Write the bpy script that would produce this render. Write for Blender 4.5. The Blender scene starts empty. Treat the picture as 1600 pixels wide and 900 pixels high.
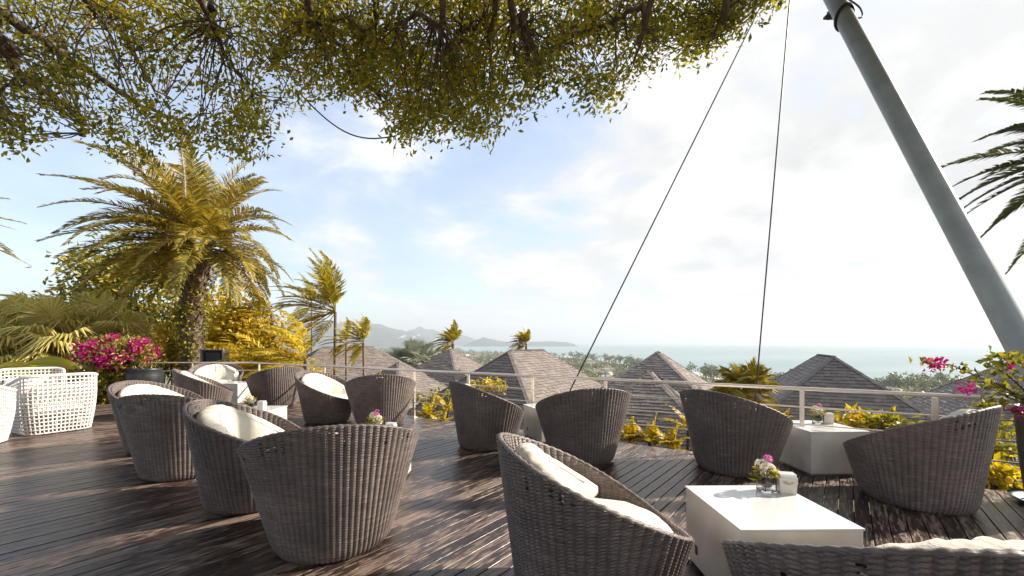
import bpy, math, random
import numpy as np
from mathutils import Vector, Matrix, noise as mn
random.seed(7); rng = np.random.default_rng(7)
R = math.radians
scene = bpy.context.scene
col = scene.collection
# ------------------------------------------------------------------ camera, sky, sun, exposure
F, CH, HY = 640.0, 1.45, 536.0            # focal length in photo pixels, eye height, horizon row
cd = bpy.data.cameras.new('camera'); cam = bpy.data.objects.new('camera', cd); col.objects.link(cam)
cd.sensor_width = 36; cd.lens = F/1600*36; cd.shift_y = (HY-450)/1600
cd.clip_start = .05; cd.clip_end = 200000
cam.location = (0, 0, CH); cam.rotation_euler = (R(90), 0, 0)
scene.camera = cam
SUN_EL, SUN_AZ = R(31), R(76)             # azimuth clockwise from +Y
SD = Vector((math.sin(SUN_AZ)*math.cos(SUN_EL), math.cos(SUN_AZ)*math.cos(SUN_EL), math.sin(SUN_EL)))
w = bpy.data.worlds.new('World'); scene.world = w; w.use_nodes = True
nt = w.node_tree; nt.nodes.clear()
def N(t, typ, **kw):
    n = t.nodes.new(typ)
    for k, v in kw.items():
        if k.startswith('i_'): n.inputs[k[2:].replace('_', ' ')].default_value = v
        else: setattr(n, k, v)
    return n
def math_(t, op, a, b=None, clamp=False):
    n = t.nodes.new('ShaderNodeMath'); n.operation = op; n.use_clamp = clamp
    for i, v in enumerate((a, b)):
        if v is None: continue
        if isinstance(v, (int, float)): n.inputs[i].default_value = v
        else: t.links.new(v, n.inputs[i])
    return n.outputs[0]
sky = N(nt, 'ShaderNodeTexSky', sky_type='NISHITA', sun_disc=False, sun_elevation=SUN_EL, sun_rotation=SUN_AZ,
        air_density=1.0, dust_density=1.0, ozone_density=1.6)
tc = N(nt, 'ShaderNodeTexCoord'); sp = N(nt, 'ShaderNodeSeparateXYZ'); nt.links.new(tc.outputs['Generated'], sp.inputs[0])
zz = math_(nt, 'ADD', math_(nt, 'MAXIMUM', sp.outputs[2], 0.0), .22)
cb = N(nt, 'ShaderNodeCombineXYZ')
nt.links.new(math_(nt, 'DIVIDE', sp.outputs[0], zz), cb.inputs[0]); nt.links.new(math_(nt, 'DIVIDE', sp.outputs[1], zz), cb.inputs[1])
cb.inputs[2].default_value = .35
nz = N(nt, 'ShaderNodeTexNoise', i_Scale=1.9, i_Detail=10.0, i_Roughness=.58, i_Distortion=.25); nt.links.new(cb.outputs[0], nz.inputs['Vector'])
nz2 = N(nt, 'ShaderNodeTexNoise', i_Scale=.55, i_Detail=4.0, i_Roughness=.5); nt.links.new(cb.outputs[0], nz2.inputs['Vector'])
# thicker cloud towards the sun and low down; broken blue elsewhere
sunw = math_(nt, 'ADD', math_(nt, 'MULTIPLY', sp.outputs[0], .24), math_(nt, 'MULTIPLY', sp.outputs[2], -.24))
m = math_(nt, 'ADD', math_(nt, 'ADD', math_(nt, 'MULTIPLY', nz.outputs[0], .95), math_(nt, 'MULTIPLY', nz2.outputs[0], .55)), sunw)
mr = N(nt, 'ShaderNodeMapRange', interpolation_type='SMOOTHSTEP'); nt.links.new(m, mr.inputs[0])
mr.inputs[1].default_value = .58; mr.inputs[2].default_value = .79; mr.inputs[3].default_value = .36; mr.inputs[4].default_value = 1.0
cc = N(nt, 'ShaderNodeMapRange'); nt.links.new(nz.outputs[0], cc.inputs[0])
cc.inputs[1].default_value = .36; cc.inputs[2].default_value = .64; cc.inputs[3].default_value = 2.25; cc.inputs[4].default_value = 3.7
ccol = N(nt, 'ShaderNodeCombineColor')
nt.links.new(cc.outputs[0], ccol.inputs[0]); nt.links.new(cc.outputs[0], ccol.inputs[1]); nt.links.new(math_(nt, 'MULTIPLY', cc.outputs[0], 1.0), ccol.inputs[2])
mx = N(nt, 'ShaderNodeMix', data_type='RGBA')
nt.links.new(mr.outputs[0], mx.inputs[0]); nt.links.new(sky.outputs[0], mx.inputs[6]); nt.links.new(ccol.outputs[0], mx.inputs[7])
bg = N(nt, 'ShaderNodeBackground', i_Strength=.15); nt.links.new(mx.outputs[2], bg.inputs[0])
wo = N(nt, 'ShaderNodeOutputWorld'); nt.links.new(bg.outputs[0], wo.inputs[0])
sl = bpy.data.lights.new('sun', 'SUN'); sl.energy = 5.0; sl.angle = R(.9); sl.color = (1, .9, .76)
so = bpy.data.objects.new('sun', sl); col.objects.link(so); so.location = SD*60
so.rotation_euler = SD.to_track_quat('Z', 'Y').to_euler()
vs = scene.view_settings; vs.view_transform = 'Standard'; vs.look = 'None'; vs.exposure = 1.02; vs.gamma = 1; vs.use_curve_mapping = False
scene.cycles.volume_bounces = 0; scene.cycles.max_bounces = 7; scene.cycles.transparent_max_bounces = 12
scene.cycles.use_denoising = True
# ------------------------------------------------------------------ helpers
def at(px, py, Y): return Vector(((px-800)/F*Y, Y, CH-(py-HY)/F*Y))
def floor_at(px, py): return at(px, py, F*CH/(py-HY))
def tag(o, label=None, cat=None, group=None, kind=None):
    for k, v in (('label', label), ('category', cat), ('group', group), ('kind', kind)):
        if v: o[k] = v
    return o
def empty(name, loc, rz=0, label=None, cat=None, group=None):
    o = bpy.data.objects.new(name, None); col.objects.link(o); o.location = loc; o.rotation_euler = (0, 0, rz)
    o.empty_display_size = .1
    return tag(o, label, cat, group)
class MB:
    def __init__(s): s.v = []; s.f = []; s.n = 0
    def add(s, verts, faces):
        verts = np.asarray(verts, float).reshape(-1, 3); s.v.append(verts)
        s.f.append((np.asarray(faces, int)+s.n)); s.n += len(verts)
        return s
    def quads(s, q):                       # (N,4,3)
        q = np.asarray(q, float); n = len(q)
        return s.add(q.reshape(-1, 3), np.arange(n*4).reshape(n, 4))
    def tube(s, path, rad, n=6, cap=True):
        P = np.asarray([tuple(p) for p in path], float); k = len(P)
        rad = np.full(k, rad) if np.isscalar(rad) else np.asarray(rad, float)
        T = np.gradient(P, axis=0); T /= np.linalg.norm(T, axis=1)[:, None]+1e-12
        up = np.array([0, 0, 1.]) if abs(T[0][2]) < .9 else np.array([1., 0, 0])
        V = []
        a = np.arange(n)/n*2*np.pi
        u = np.cross(up, T[0]); u /= np.linalg.norm(u)
        for i in range(k):
            u = u-T[i]*(u@T[i]); u /= np.linalg.norm(u)+1e-12; v = np.cross(T[i], u)
            V.append(P[i]+rad[i]*(np.cos(a)[:, None]*u+np.sin(a)[:, None]*v))
        V = np.concatenate(V); i, j = np.meshgrid(np.arange(k-1), np.arange(n), indexing='ij')
        i = i.ravel(); j = j.ravel(); j2 = (j+1) % n
        s.add(V, np.stack([i*n+j, i*n+j2, (i+1)*n+j2, (i+1)*n+j], 1))
        if cap:
            for r0, c in ((0, P[0]), (k-1, P[-1])):
                ring = V[r0*n:r0*n+n]; q = np.stack([ring, np.roll(ring, -1, 0), np.repeat(c[None], n, 0), np.repeat(c[None], n, 0)], 1)
                s.add(np.concatenate([ring, c[None]]), np.stack([np.arange(n), (np.arange(n)+1) % n, np.full(n, n), np.full(n, n)], 1))
        return s
    def box(s, c, d, rz=0, M=None):
        x, y, z = (np.array(d)/2); V = np.array([[sx*x, sy*y, sz*z] for sz in (-1, 1) for sx, sy in ((-1, -1), (1, -1), (1, 1), (-1, 1))])
        if M is not None: V = V@np.array(M).T
        if rz: V = V@np.array([[math.cos(rz), -math.sin(rz), 0], [math.sin(rz), math.cos(rz), 0], [0, 0, 1]]).T
        return s.add(V+np.array(c), [[0, 3, 2, 1], [4, 5, 6, 7], [0, 1, 5, 4], [1, 2, 6, 5], [2, 3, 7, 6], [3, 0, 4, 7]])
    def lathe(s, prof, n=24, c=(0, 0, 0)):
        k = len(prof); a = np.arange(n)/n*2*np.pi
        V = np.concatenate([np.stack([r*np.cos(a), r*np.sin(a), np.full(n, z)], 1) for r, z in prof])+np.array(c)
        i, j = np.meshgrid(np.arange(k-1), np.arange(n), indexing='ij'); i = i.ravel(); j = j.ravel(); j2 = (j+1) % n
        return s.add(V, np.stack([i*n+j, i*n+j2, (i+1)*n+j2, (i+1)*n+j], 1))
    def grid(s, V, closeu=False, closev=False, mask=None):      # V (a,b,3)
        V = np.asarray(V); a, b = V.shape[:2]
        i, j = np.meshgrid(np.arange(a if closeu else a-1), np.arange(b if closev else b-1), indexing='ij')
        if mask is not None: keep = mask[:i.shape[0], :i.shape[1]].ravel()
        i = i.ravel(); j = j.ravel(); i2 = (i+1) % a; j2 = (j+1) % b
        f = np.stack([i*b+j, i2*b+j, i2*b+j2, i*b+j2], 1)
        if mask is not None: f = f[keep]
        return s.add(V.reshape(-1, 3), f)
    def mesh(s, name, mat, smooth=False, origin=None):
        V = np.concatenate(s.v); Fc = np.concatenate(s.f)
        if origin is not None: V = V-np.array(origin)
        me = bpy.data.meshes.new(name)
        tri = Fc[:, 2] == Fc[:, 3]
        lens = np.where(tri, 3, 4); me.vertices.add(len(V)); me.vertices.foreach_set('co', V.ravel().astype(np.float32))
        keep = np.ones_like(Fc, bool); keep[tri, 3] = False; loops = Fc[keep]
        me.loops.add(len(loops)); me.polygons.add(len(Fc))
        me.loops.foreach_set('vertex_index', loops.astype(np.int32))
        st = np.concatenate([[0], np.cumsum(lens)[:-1]]); me.polygons.foreach_set('loop_start', st.astype(np.int32))
        me.polygons.foreach_set('use_smooth', np.full(len(Fc), smooth))
        if mat: me.materials.append(mat)
        me.update(calc_edges=True); me.validate()
        return me
    def build(s, name, mat, parent=None, smooth=False, origin=None, **kw):
        o = bpy.data.objects.new(name, s.mesh(name, mat, smooth, origin)); col.objects.link(o)
        if parent: o.parent = parent
        elif origin is not None: o.location = origin
        return tag(o, **kw)
def bevel(o, wd=.006, seg=2):
    b = o.modifiers.new('edge', 'BEVEL'); b.width = wd; b.segments = seg; b.limit_method = 'ANGLE'; return o
def inst(src, parent=None, loc=(0, 0, 0), rz=0, name=None):
    c = src.copy(); col.objects.link(c)
    if name: c.name = name
    c.parent = parent; c.location = loc; c.rotation_euler = (0, 0, rz); return c
def copy_thing(root, loc, rz, label):
    c = root.copy(); col.objects.link(c); c.location = loc; c.rotation_euler = (0, 0, rz); c['label'] = label
    for ch in list(root.children):
        d = ch.copy(); col.objects.link(d); d.parent = c
        for g in list(ch.children):
            e = g.copy(); col.objects.link(e); e.parent = d
    return c
def fbm(p, s=1.0, o=4): return mn.fractal(Vector(p)*s, 1.0, 2.0, o)
# ------------------------------------------------------------------ materials
def mat(name):
    m = bpy.data.materials.new(name); m.use_nodes = True; t = m.node_tree
    return m, t, t.nodes['Principled BSDF']
def ramp(t, fac, stops):
    r = t.nodes.new('ShaderNodeValToRGB'); e = r.color_ramp.elements
    e[0].position, e[0].color = stops[0][0], (*stops[0][1], 1); e[1].position, e[1].color = stops[-1][0], (*stops[-1][1], 1)
    for p, c in stops[1:-1]: x = e.new(p); x.color = (*c, 1)
    t.links.new(fac, r.inputs[0]); return r.outputs[0]
def coords(t, kind='Object', scale=(1, 1, 1), rnd=False):
    tc = t.nodes.new('ShaderNodeTexCoord'); mp = t.nodes.new('ShaderNodeMapping'); mp.inputs['Scale'].default_value = scale
    t.links.new(tc.outputs[kind], mp.inputs[0])
    if rnd:
        oi = t.nodes.new('ShaderNodeObjectInfo'); v = t.nodes.new('ShaderNodeVectorMath'); v.operation = 'ADD'
        cbx = t.nodes.new('ShaderNodeCombineXYZ')
        for i in range(3): t.links.new(math_(t, 'MULTIPLY', oi.outputs['Random'], 37.0+i*23), cbx.inputs[i])
        t.links.new(mp.outputs[0], v.inputs[0]); t.links.new(cbx.outputs[0], v.inputs[1]); return v.outputs[0]
    return mp.outputs[0]
def tnoise(t, vec, scale, detail=5, rough=.55):
    n = N(t, 'ShaderNodeTexNoise', i_Scale=scale, i_Detail=detail, i_Roughness=rough); t.links.new(vec, n.inputs['Vector']); return n.outputs[0]
def bump(t, b, h, strength=.3, dist=.01):
    n = N(t, 'ShaderNodeBump', i_Strength=strength, i_Distance=dist); t.links.new(h, n.inputs['Height']); t.links.new(n.outputs[0], b.inputs['Normal'])
def plain(name, c, rough=.5, metal=0, var=.0, scale=8, bmp=0, c2=None):
    m, t, b = mat(name); b.inputs['Roughness'].default_value = rough; b.inputs['Metallic'].default_value = metal
    v = coords(t, 'Object', rnd=True); n = tnoise(t, v, scale)
    c2 = c2 or tuple(x*(1-var) for x in c)
    t.links.new(ramp(t, n, [(.35, c2), (.65, c)]), b.inputs['Base Color'])
    if bmp: bump(t, b, tnoise(t, v, scale*6), bmp, .004)
    return m
def leaf_mat(name, cols, trans=.45, rough=.45, spec=.4):
    m, t, b = mat(name); b.inputs['Roughness'].default_value = rough; b.inputs['Specular IOR Level'].default_value = spec
    g = t.nodes.new('ShaderNodeNewGeometry'); k = len(cols)-1
    v = coords(t, 'Object'); n = tnoise(t, v, .9, 2)
    f = math_(t, 'ADD', math_(t, 'MULTIPLY', g.outputs['Random Per Island'], .62), math_(t, 'MULTIPLY', math_(t, 'SUBTRACT', n, .31), 1.0), True)
    c = ramp(t, f, [(i/k, x) for i, x in enumerate(cols)])
    t.links.new(c, b.inputs['Base Color'])
    tr = t.nodes.new('ShaderNodeBsdfTranslucent'); hs = N(t, 'ShaderNodeHueSaturation', i_Saturation=1.1, i_Value=1.5); t.links.new(c, hs.inputs['Color']); t.links.new(hs.outputs[0], tr.inputs[0])
    ms = t.nodes.new('ShaderNodeMixShader'); ms.inputs[0].default_value = trans
    t.links.new(b.outputs[0], ms.inputs[1]); t.links.new(tr.outputs[0], ms.inputs[2])
    t.links.new(ms.outputs[0], t.nodes['Material Output'].inputs[0]); return m
M = {}
M['canopy'] = leaf_mat('canopy_leaf', [(0.05, 0.06, 0.017), (0.145, 0.15, 0.023), (0.32, 0.27, 0.033), (0.52, 0.4, 0.05)], .55)
M['gold'] = leaf_mat('golden_leaf', [(0.09, 0.1, 0.016), (0.32, 0.265, 0.03), (0.68, 0.49, 0.06), (0.82, 0.64, 0.13)], .4)
M['olive'] = leaf_mat('olive_leaf', [(0.06, 0.073, 0.016), (0.17, 0.175, 0.026), (0.36, 0.3, 0.04), (0.56, 0.43, 0.07)], .35)
M['date'] = leaf_mat('date_frond', [(0.065, 0.065, 0.02), (0.18, 0.16, 0.035), (0.44, 0.33, 0.06), (0.78, 0.55, 0.13)], .3)
M['fan'] = leaf_mat('fan_frond', [(0.2, 0.185, 0.06), (0.44, 0.39, 0.12), (0.64, 0.55, 0.19), (0.8, 0.66, 0.27)], .3)
M['coco'] = leaf_mat('coconut_frond', [(0.08, 0.082, 0.016), (0.25, 0.22, 0.034), (0.52, 0.4, 0.06), (0.74, 0.54, 0.11)], .3)
M['orange'] = leaf_mat('orange_leaf', [(.35, .15, .02), (.5, .22, .02), (.6, .30, .03)], .3)
M['silver'] = leaf_mat('silver_frond', [(0.168, 0.192, 0.132), (0.288, 0.312, 0.228), (0.408, 0.42, 0.312)], .15)
M['banana'] = leaf_mat('banana_leaf', [(0.25, 0.25, 0.03), (0.42, 0.39, 0.05), (0.58, 0.5, 0.09)], .4)
M['magenta'] = leaf_mat('magenta_bract', [(.36, .008, .13), (.52, .015, .21), (.65, .04, .30)], .3)
M['pinkp'] = leaf_mat('pink_petal', [(.6, .18, .42), (.75, .3, .6)], .2)
M['white_petal'] = leaf_mat('white_petal', [(.75, .70, .58), (.85, .82, .74)], .2)
M['dark_leaf'] = leaf_mat('dark_leaf', [(.03, .04, .015), (.07, .08, .02), (.12, .12, .03)], .3)
M['far_tree'] = leaf_mat('far_foliage', [(0.074, 0.095, 0.042), (0.126, 0.147, 0.058), (0.21, 0.21, 0.074), (0.315, 0.273, 0.105)], .15)
M['bark'] = plain('bark', (.14, .10, .075), .9, 0, .55, 14, .6)
M['palm_bark'] = plain('palm_bark', (.26, .19, .13), .9, 0, .6, 20, .8)
M['steel'] = plain('brushed_steel', (.80, .71, .63), .34, .55, .12, 20)
M['mast'] = plain('mast_paint', (.33, .37, .385), .36, .0, .24, 3, .06)
m = M['mast']; t = m.node_tree; b = t.nodes['Principled BSDF']; lk = b.inputs['Base Color'].links[0].from_socket
sk = N(t, 'ShaderNodeMapRange'); t.links.new(tnoise(t, coords(t, 'Object'), 7.0, 6, .7), sk.inputs[0]); sk.inputs[1].default_value = .70; sk.inputs[2].default_value = .73
mk = N(t, 'ShaderNodeMix', data_type='RGBA'); t.links.new(sk.outputs[0], mk.inputs[0]); t.links.new(lk, mk.inputs[6]); mk.inputs[7].default_value = (.10, .055, .03, 1); t.links.new(mk.outputs[2], b.inputs['Base Color'])
M['black'] = plain('black_plastic', (.018, .018, .02), .45, 0, .2)
M['wire'] = plain('wire_rope', (.05, .045, .045), .5, .3, .2)
M['tabletop'] = plain('white_glass', (.66, .67, .67), .05, 0, .03)
M['tablebody'] = plain('white_laminate', (.70, .67, .63), .42, 0, .16, 3, .12, (.55, .50, .43))
M['plinth'] = plain('grey_plinth', (.3, .29, .28), .6)
M['cushion'] = plain('cream_canvas', (.68, .63, .55), .9, 0, .08, 5, .5)
M['cushion_w'] = plain('white_canvas', (.78, .77, .76), .9, 0, .04, 3, .1)
M['red'] = plain('red_canvas', (.55, .03, .02), .85, 0, .1)
M['white_weave'] = plain('white_resin_weave', (.80, .77, .73), .45, 0, .08, 30, .2)
M['pot'] = plain('dark_glazed_pot', (.035, .038, .04), .4, 0, .4, 12, .2)
M['innerpot'] = plain('brown_pot', (.13, .105, .09), .6, 0, .2)
M['saucer'] = plain('teal_saucer', (.05, .11, .12), .4)
M['speaker'] = plain('grey_housing', (.24, .24, .22), .5, 0, .2)
M['speaker_face'] = plain('speaker_grille', (.03, .035, .04), .6)
M['paper'] = plain('white_paper', (.82, .80, .78), .8, 0, .03)
M['soil'] = plain('soil', (.06, .045, .03), .95, 0, .4, 9, .4)
M['wall'] = plain('villa_wall', (.55, .50, .45), .8, 0, .08, 2)
M['fascia'] = plain('dark_fascia', (.05, .042, .04), .6, 0, .2)
M['window'] = plain('dark_window', (.03, .04, .05), .1)
M['far_wall'] = plain('pale_wall', (.72, .70, .68), .8, 0, .1)
M['far_roof'] = plain('grey_roof', (.42, .38, .36), .8, 0, .25, .05)
m = M['cushion']; t = m.node_tree; b = t.nodes['Principled BSDF']
bump(t, b, math_(t, 'ADD', tnoise(t, coords(t, 'Object', (3, 3, 14), True), 1.6, 5, .6), math_(t, 'MULTIPLY', tnoise(t, coords(t, 'Object', (160, 160, 160)), 1, 2), .06)), .55, .03)
m, t, b = mat('clear_glass'); b.inputs['Transmission Weight'].default_value = 1; b.inputs['Roughness'].default_value = .02; b.inputs['IOR'].default_value = 1.45; M['glass'] = m
# dark wicker
m, t, b = mat('dark_wicker'); v = coords(t, 'Object', (1, 1, 1), True)
n1 = tnoise(t, coords(t, 'Object', (9, 9, 130), True), 1.0, 3); n2 = tnoise(t, v, 3.0, 4)
f = math_(t, 'ADD', math_(t, 'MULTIPLY', n1, .62), math_(t, 'MULTIPLY', n2, .38))
t.links.new(ramp(t, f, [(.30, (.055, .043, .040)), (.5, (.125, .098, .090)), (.70, (.25, .20, .185))]), b.inputs['Base Color'])
oi = t.nodes.new('ShaderNodeObjectInfo'); hs = N(t, 'ShaderNodeHueSaturation'); lk = b.inputs['Base Color'].links[0].from_socket
n3 = tnoise(t, v, 1.1, 3)
t.links.new(lk, hs.inputs['Color']); t.links.new(math_(t, 'ADD', math_(t, 'ADD', math_(t, 'MULTIPLY', oi.outputs['Random'], .3), math_(t, 'MULTIPLY', n3, .6)), .55), hs.inputs['Value']); t.links.new(hs.outputs[0], b.inputs['Base Color'])
b.inputs['Roughness'].default_value = .5; bump(t, b, n1, .8, .004); M['wicker'] = m
# deck boards (x along the board)
m, t, b = mat('deck_board')
g1 = tnoise(t, coords(t, 'Object', (2.2, 40, 40), True), 1.0, 6, .6)
g2 = tnoise(t, coords(t, 'Object', (6.5, 42, 42), True), 1.0, 8, .66)
g3 = tnoise(t, coords(t, 'Object', (.45, 1.2, 1.2), True), 1.0, 3)
g4 = tnoise(t, coords(t, 'Object', (9, 55, 55), True), 1.0, 5, .7)
oi = t.nodes.new('ShaderNodeObjectInfo')
wear = math_(t, 'ADD', math_(t, 'ADD', math_(t, 'MULTIPLY', g2, .75), math_(t, 'MULTIPLY', g3, .38)), math_(t, 'MULTIPLY', oi.outputs['Random'], .07))
wm = N(t, 'ShaderNodeMapRange', interpolation_type='SMOOTHSTEP'); t.links.new(wear, wm.inputs[0]); wm.inputs[1].default_value = .60; wm.inputs[2].default_value = .65
base = ramp(t, math_(t, 'ADD', math_(t, 'MULTIPLY', g1, .8), math_(t, 'MULTIPLY', oi.outputs['Random'], .2)), [(.3, (.018, .010, .008)), (.5, (.040, .023, .018)), (.72, (.078, .047, .037))])
worn = ramp(t, g4, [(.3, (.12, .084, .066)), (.55, (.25, .185, .15)), (.8, (.42, .335, .28))])
mxx = N(t, 'ShaderNodeMix', data_type='RGBA'); t.links.new(math_(t, 'MULTIPLY', wm.outputs[0], .85), mxx.inputs[0]); t.links.new(base, mxx.inputs[6]); t.links.new(worn, mxx.inputs[7])
t.links.new(mxx.outputs[2], b.inputs['Base Color'])
rr = N(t, 'ShaderNodeMapRange'); t.links.new(math_(t, 'ADD', math_(t, 'MULTIPLY', wm.outputs[0], .5), math_(t, 'MULTIPLY', g1, .5)), rr.inputs[0]); rr.inputs[3].default_value = .24; rr.inputs[4].default_value = .55
t.links.new(rr.outputs[0], b.inputs['Roughness']); bump(t, b, math_(t, 'ADD', g1, math_(t, 'MULTIPLY', g4, .6)), .45, .004); M['deck'] = m
# shingles
m, t, b = mat('roof_shingle'); oi = t.nodes.new('ShaderNodeObjectInfo'); g = t.nodes.new('ShaderNodeNewGeometry')
f = math_(t, 'FRACT', math_(t, 'ADD', oi.outputs['Random'], g.outputs['Random Per Island']))
v = coords(t, 'Object'); n = tnoise(t, v, 1.3, 5)
f2 = math_(t, 'ADD', math_(t, 'MULTIPLY', f, .38), math_(t, 'MULTIPLY', n, .62))
t.links.new(ramp(t, f2, [(.15, (.137, .114, .101)), (.5, (.202, .169, .151)), (.9, (.278, .236, .21))]), b.inputs['Base Color']); b.inputs['Roughness'].default_value = .8; M['shingle'] = m
# terrain / water
m, t, b = mat('land'); geo = t.nodes.new('ShaderNodeNewGeometry'); n = tnoise(t, geo.outputs['Position'], .012, 8, .62); n2 = tnoise(t, geo.outputs['Position'], .9, 5)
c = ramp(t, n, [(.34, (.045, .055, .022)), (.46, (.085, .085, .03)), (.54, (.16, .135, .06)), (.62, (.26, .215, .14)), (.72, (.09, .09, .035))])
hs = N(t, 'ShaderNodeHueSaturation'); t.links.new(c, hs.inputs['Color']); t.links.new(math_(t, 'ADD', math_(t, 'MULTIPLY', n2, .8), .6), hs.inputs['Value'])
t.links.new(hs.outputs[0], b.inputs['Base Color']); b.inputs['Roughness'].default_value = .95; M['land'] = m
M['sand'] = plain('sand', (.62, .54, .42), .9, 0, .15, .05)
m, t, b = mat('sea_water'); geo = t.nodes.new('ShaderNodeNewGeometry'); vv = N(t, 'ShaderNodeMapping'); vv.inputs['Scale'].default_value = (.0012, .004, 1); t.links.new(geo.outputs['Position'], vv.inputs[0])
n = tnoise(t, vv.outputs[0], 1.0, 6)
t.links.new(ramp(t, n, [(.3, (.15, .232, .238)), (.5, (.19, .277, .278)), (.7, (.25, .327, .322))]), b.inputs['Base Color']); b.inputs['Roughness'].default_value = .35; b.inputs['Specular IOR Level'].default_value = .3
vv2 = N(t, 'ShaderNodeMapping'); vv2.inputs['Scale'].default_value = (.05, .09, .05); t.links.new(geo.outputs['Position'], vv2.inputs[0]); bump(t, b, tnoise(t, vv2.outputs[0], 1, 6), .6, 3.0); M['sea'] = m
M['foam'] = plain('surf_foam', (.8, .82, .82), .7)
m, t, b = mat('hill_forest'); geo = t.nodes.new('ShaderNodeNewGeometry'); n = tnoise(t, geo.outputs['Position'], .006, 9, .65)
t.links.new(ramp(t, n, [(.35, (.030, .042, .024)), (.5, (.05, .062, .03)), (.65, (.09, .09, .045))]), b.inputs['Base Color']); b.inputs['Roughness'].default_value = 1; M['hill'] = m
# ------------------------------------------------------------------ terrain, sea, hills
EA, EB = np.array([4.84, 3.99]), np.array([-7.45, 11.47])       # deck edge line
ED = (EA-EB)/np.linalg.norm(EA-EB); EN = np.array([-ED[1], ED[0]]);
if EN[1] < 0: EN = -EN
def edge_y(x): return EA[1]+(x-EA[0])*(EB[1]-EA[1])/(EB[0]-EA[0])
def sst(a, b_, x): t_ = np.clip((x-a)/(b_-a), 0, 1); return t_*t_*(3-2*t_)
SEA = -58.6
SHX = np.array([-3.6, -1.5, -.6, -.17, -.14, -.125, 0, .156, .31, .55, .94, 1.25, 1.6, 3.0])
SHR = np.array([9000, 9000, 9000, 9000, 7500, 3600, 2700, 1900, 1120, 720, 620, 560, 530, 500.])
def shore_r(x, y):
    tx = np.where(y > 1, x/np.maximum(y, 1), np.sign(x)*3.0); tx = np.clip(tx, -3.5, 2.9)
    return np.interp(tx, SHX, SHR)*np.sqrt(1+np.clip(tx, -1.2, 1.4)**2)*.86
def ground_z(x, y):
    x = np.asarray(x, float); y = np.asarray(y, float)
    d = (x-EA[0])*EN[0]+(y-EA[1])*EN[1]; r = np.hypot(x, y)
    near = -.45-3.9*sst(1.0, 5.2, d)
    left = sst(-6.5, -9.5, x+.15*y)                            # flat garden on the left
    near = near*(1-left)+(-.32)*left*np.ones_like(near)
    far = -4.4*sst(14, 30, r)*left-52.6*sst(22, 330, r)-.8*sst(330, 900, r)
    z = near+far
    sr = shore_r(x, y)
    return z-3.5*sst(sr*.985, sr*1.02+6, r)
def polar_sheet(name, radii, ths, zf, mt, **kw):
    Rr, T = np.meshgrid(radii, ths, indexing='ij'); X = Rr*np.sin(T); Y = Rr*np.cos(T)
    return MB().grid(np.stack([X, Y, zf(X, Y)], -1)).build(name, mt, None, True, **kw)
rad = np.concatenate([np.linspace(.01, 24, 60), np.geomspace(24.6, 10500, 150)])
polar_sheet('ground', rad, np.linspace(-np.pi, np.pi, 241), ground_z, M['land'], kind='structure')
polar_sheet('sea', np.geomspace(380, 42000, 60), np.linspace(-2.4, 2.4, 121), lambda x, y: np.full_like(x, SEA), M['sea'], kind='structure')
th = np.linspace(-.05, 1.0, 160); b1 = MB(); b2 = MB()
def shore_pts(off):
    o = []
    for a in th:
        x, y = math.sin(a), math.cos(a); s_ = float(shore_r(np.array(x*100), np.array(y*100)))+off(a); o.append((x*s_, y*s_))
    return np.array(o)
def strip(off0, off1, z, nm, mt):
    A = shore_pts(off0); B = shore_pts(off1)
    MB().grid(np.stack([np.column_stack([A, np.full(len(A), z)]), np.column_stack([B, np.full(len(B), z)])], 1)).build(nm, mt, None, kind='structure')
strip(lambda a: -34+8*math.sin(a*31), lambda a: 8, SEA+.9, 'beach', M['sand'])
for k in range(3):
    strip(lambda a, k=k: 12+24*k+5*math.sin(a*57+k*2), lambda a, k=k: 20+24*k+9*abs(math.sin(a*43+k)), SEA+.12, 'surf', M['foam'])
def hill_range(name, prof, dist, depth):
    P = np.array(prof, float); n = 140; px = np.linspace(P[0, 0], P[-1, 0], n); hy = np.interp(px, P[:, 0], P[:, 1])
    k = 18; V = np.zeros((n, k, 3))
    for i in range(n):
        for j in range(k):
            s_ = j/(k-1)*2-1; D = dist+s_*depth
            h = max(0., (HY+5.2-hy[i]))/F*dist*max(0, 1-abs(s_)**1.6)
            x = (px[i]-800)/F*dist; h *= 1+.12*fbm((x*.004, D*.004, 1.3))*(1-abs(s_)**8); V[i, j] = (x*(1+.0*s_), D, SEA-1+h)
    MB().grid(V).build(name, M['hill'], None, True, kind='structure')
hill_range('hills', [(300, 541), (350, 525), (420, 512), (480, 504), (532, 505), (566, 505), (590, 508), (616, 514), (648, 521), (669, 528), (700, 541)], 8000, 1500)
hill_range('hills', [(590, 541), (620, 524), (643, 517), (655, 512.5), (677, 517), (700, 522), (729, 527), (742, 531), (760, 541)], 10500, 1200)
hill_range('hills', [(724, 541), (740, 533), (755, 527.5), (774, 531), (795, 535), (821, 534), (861, 533.5), (885, 534.5), (895, 537), (898, 541)], 7600, 500)
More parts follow.
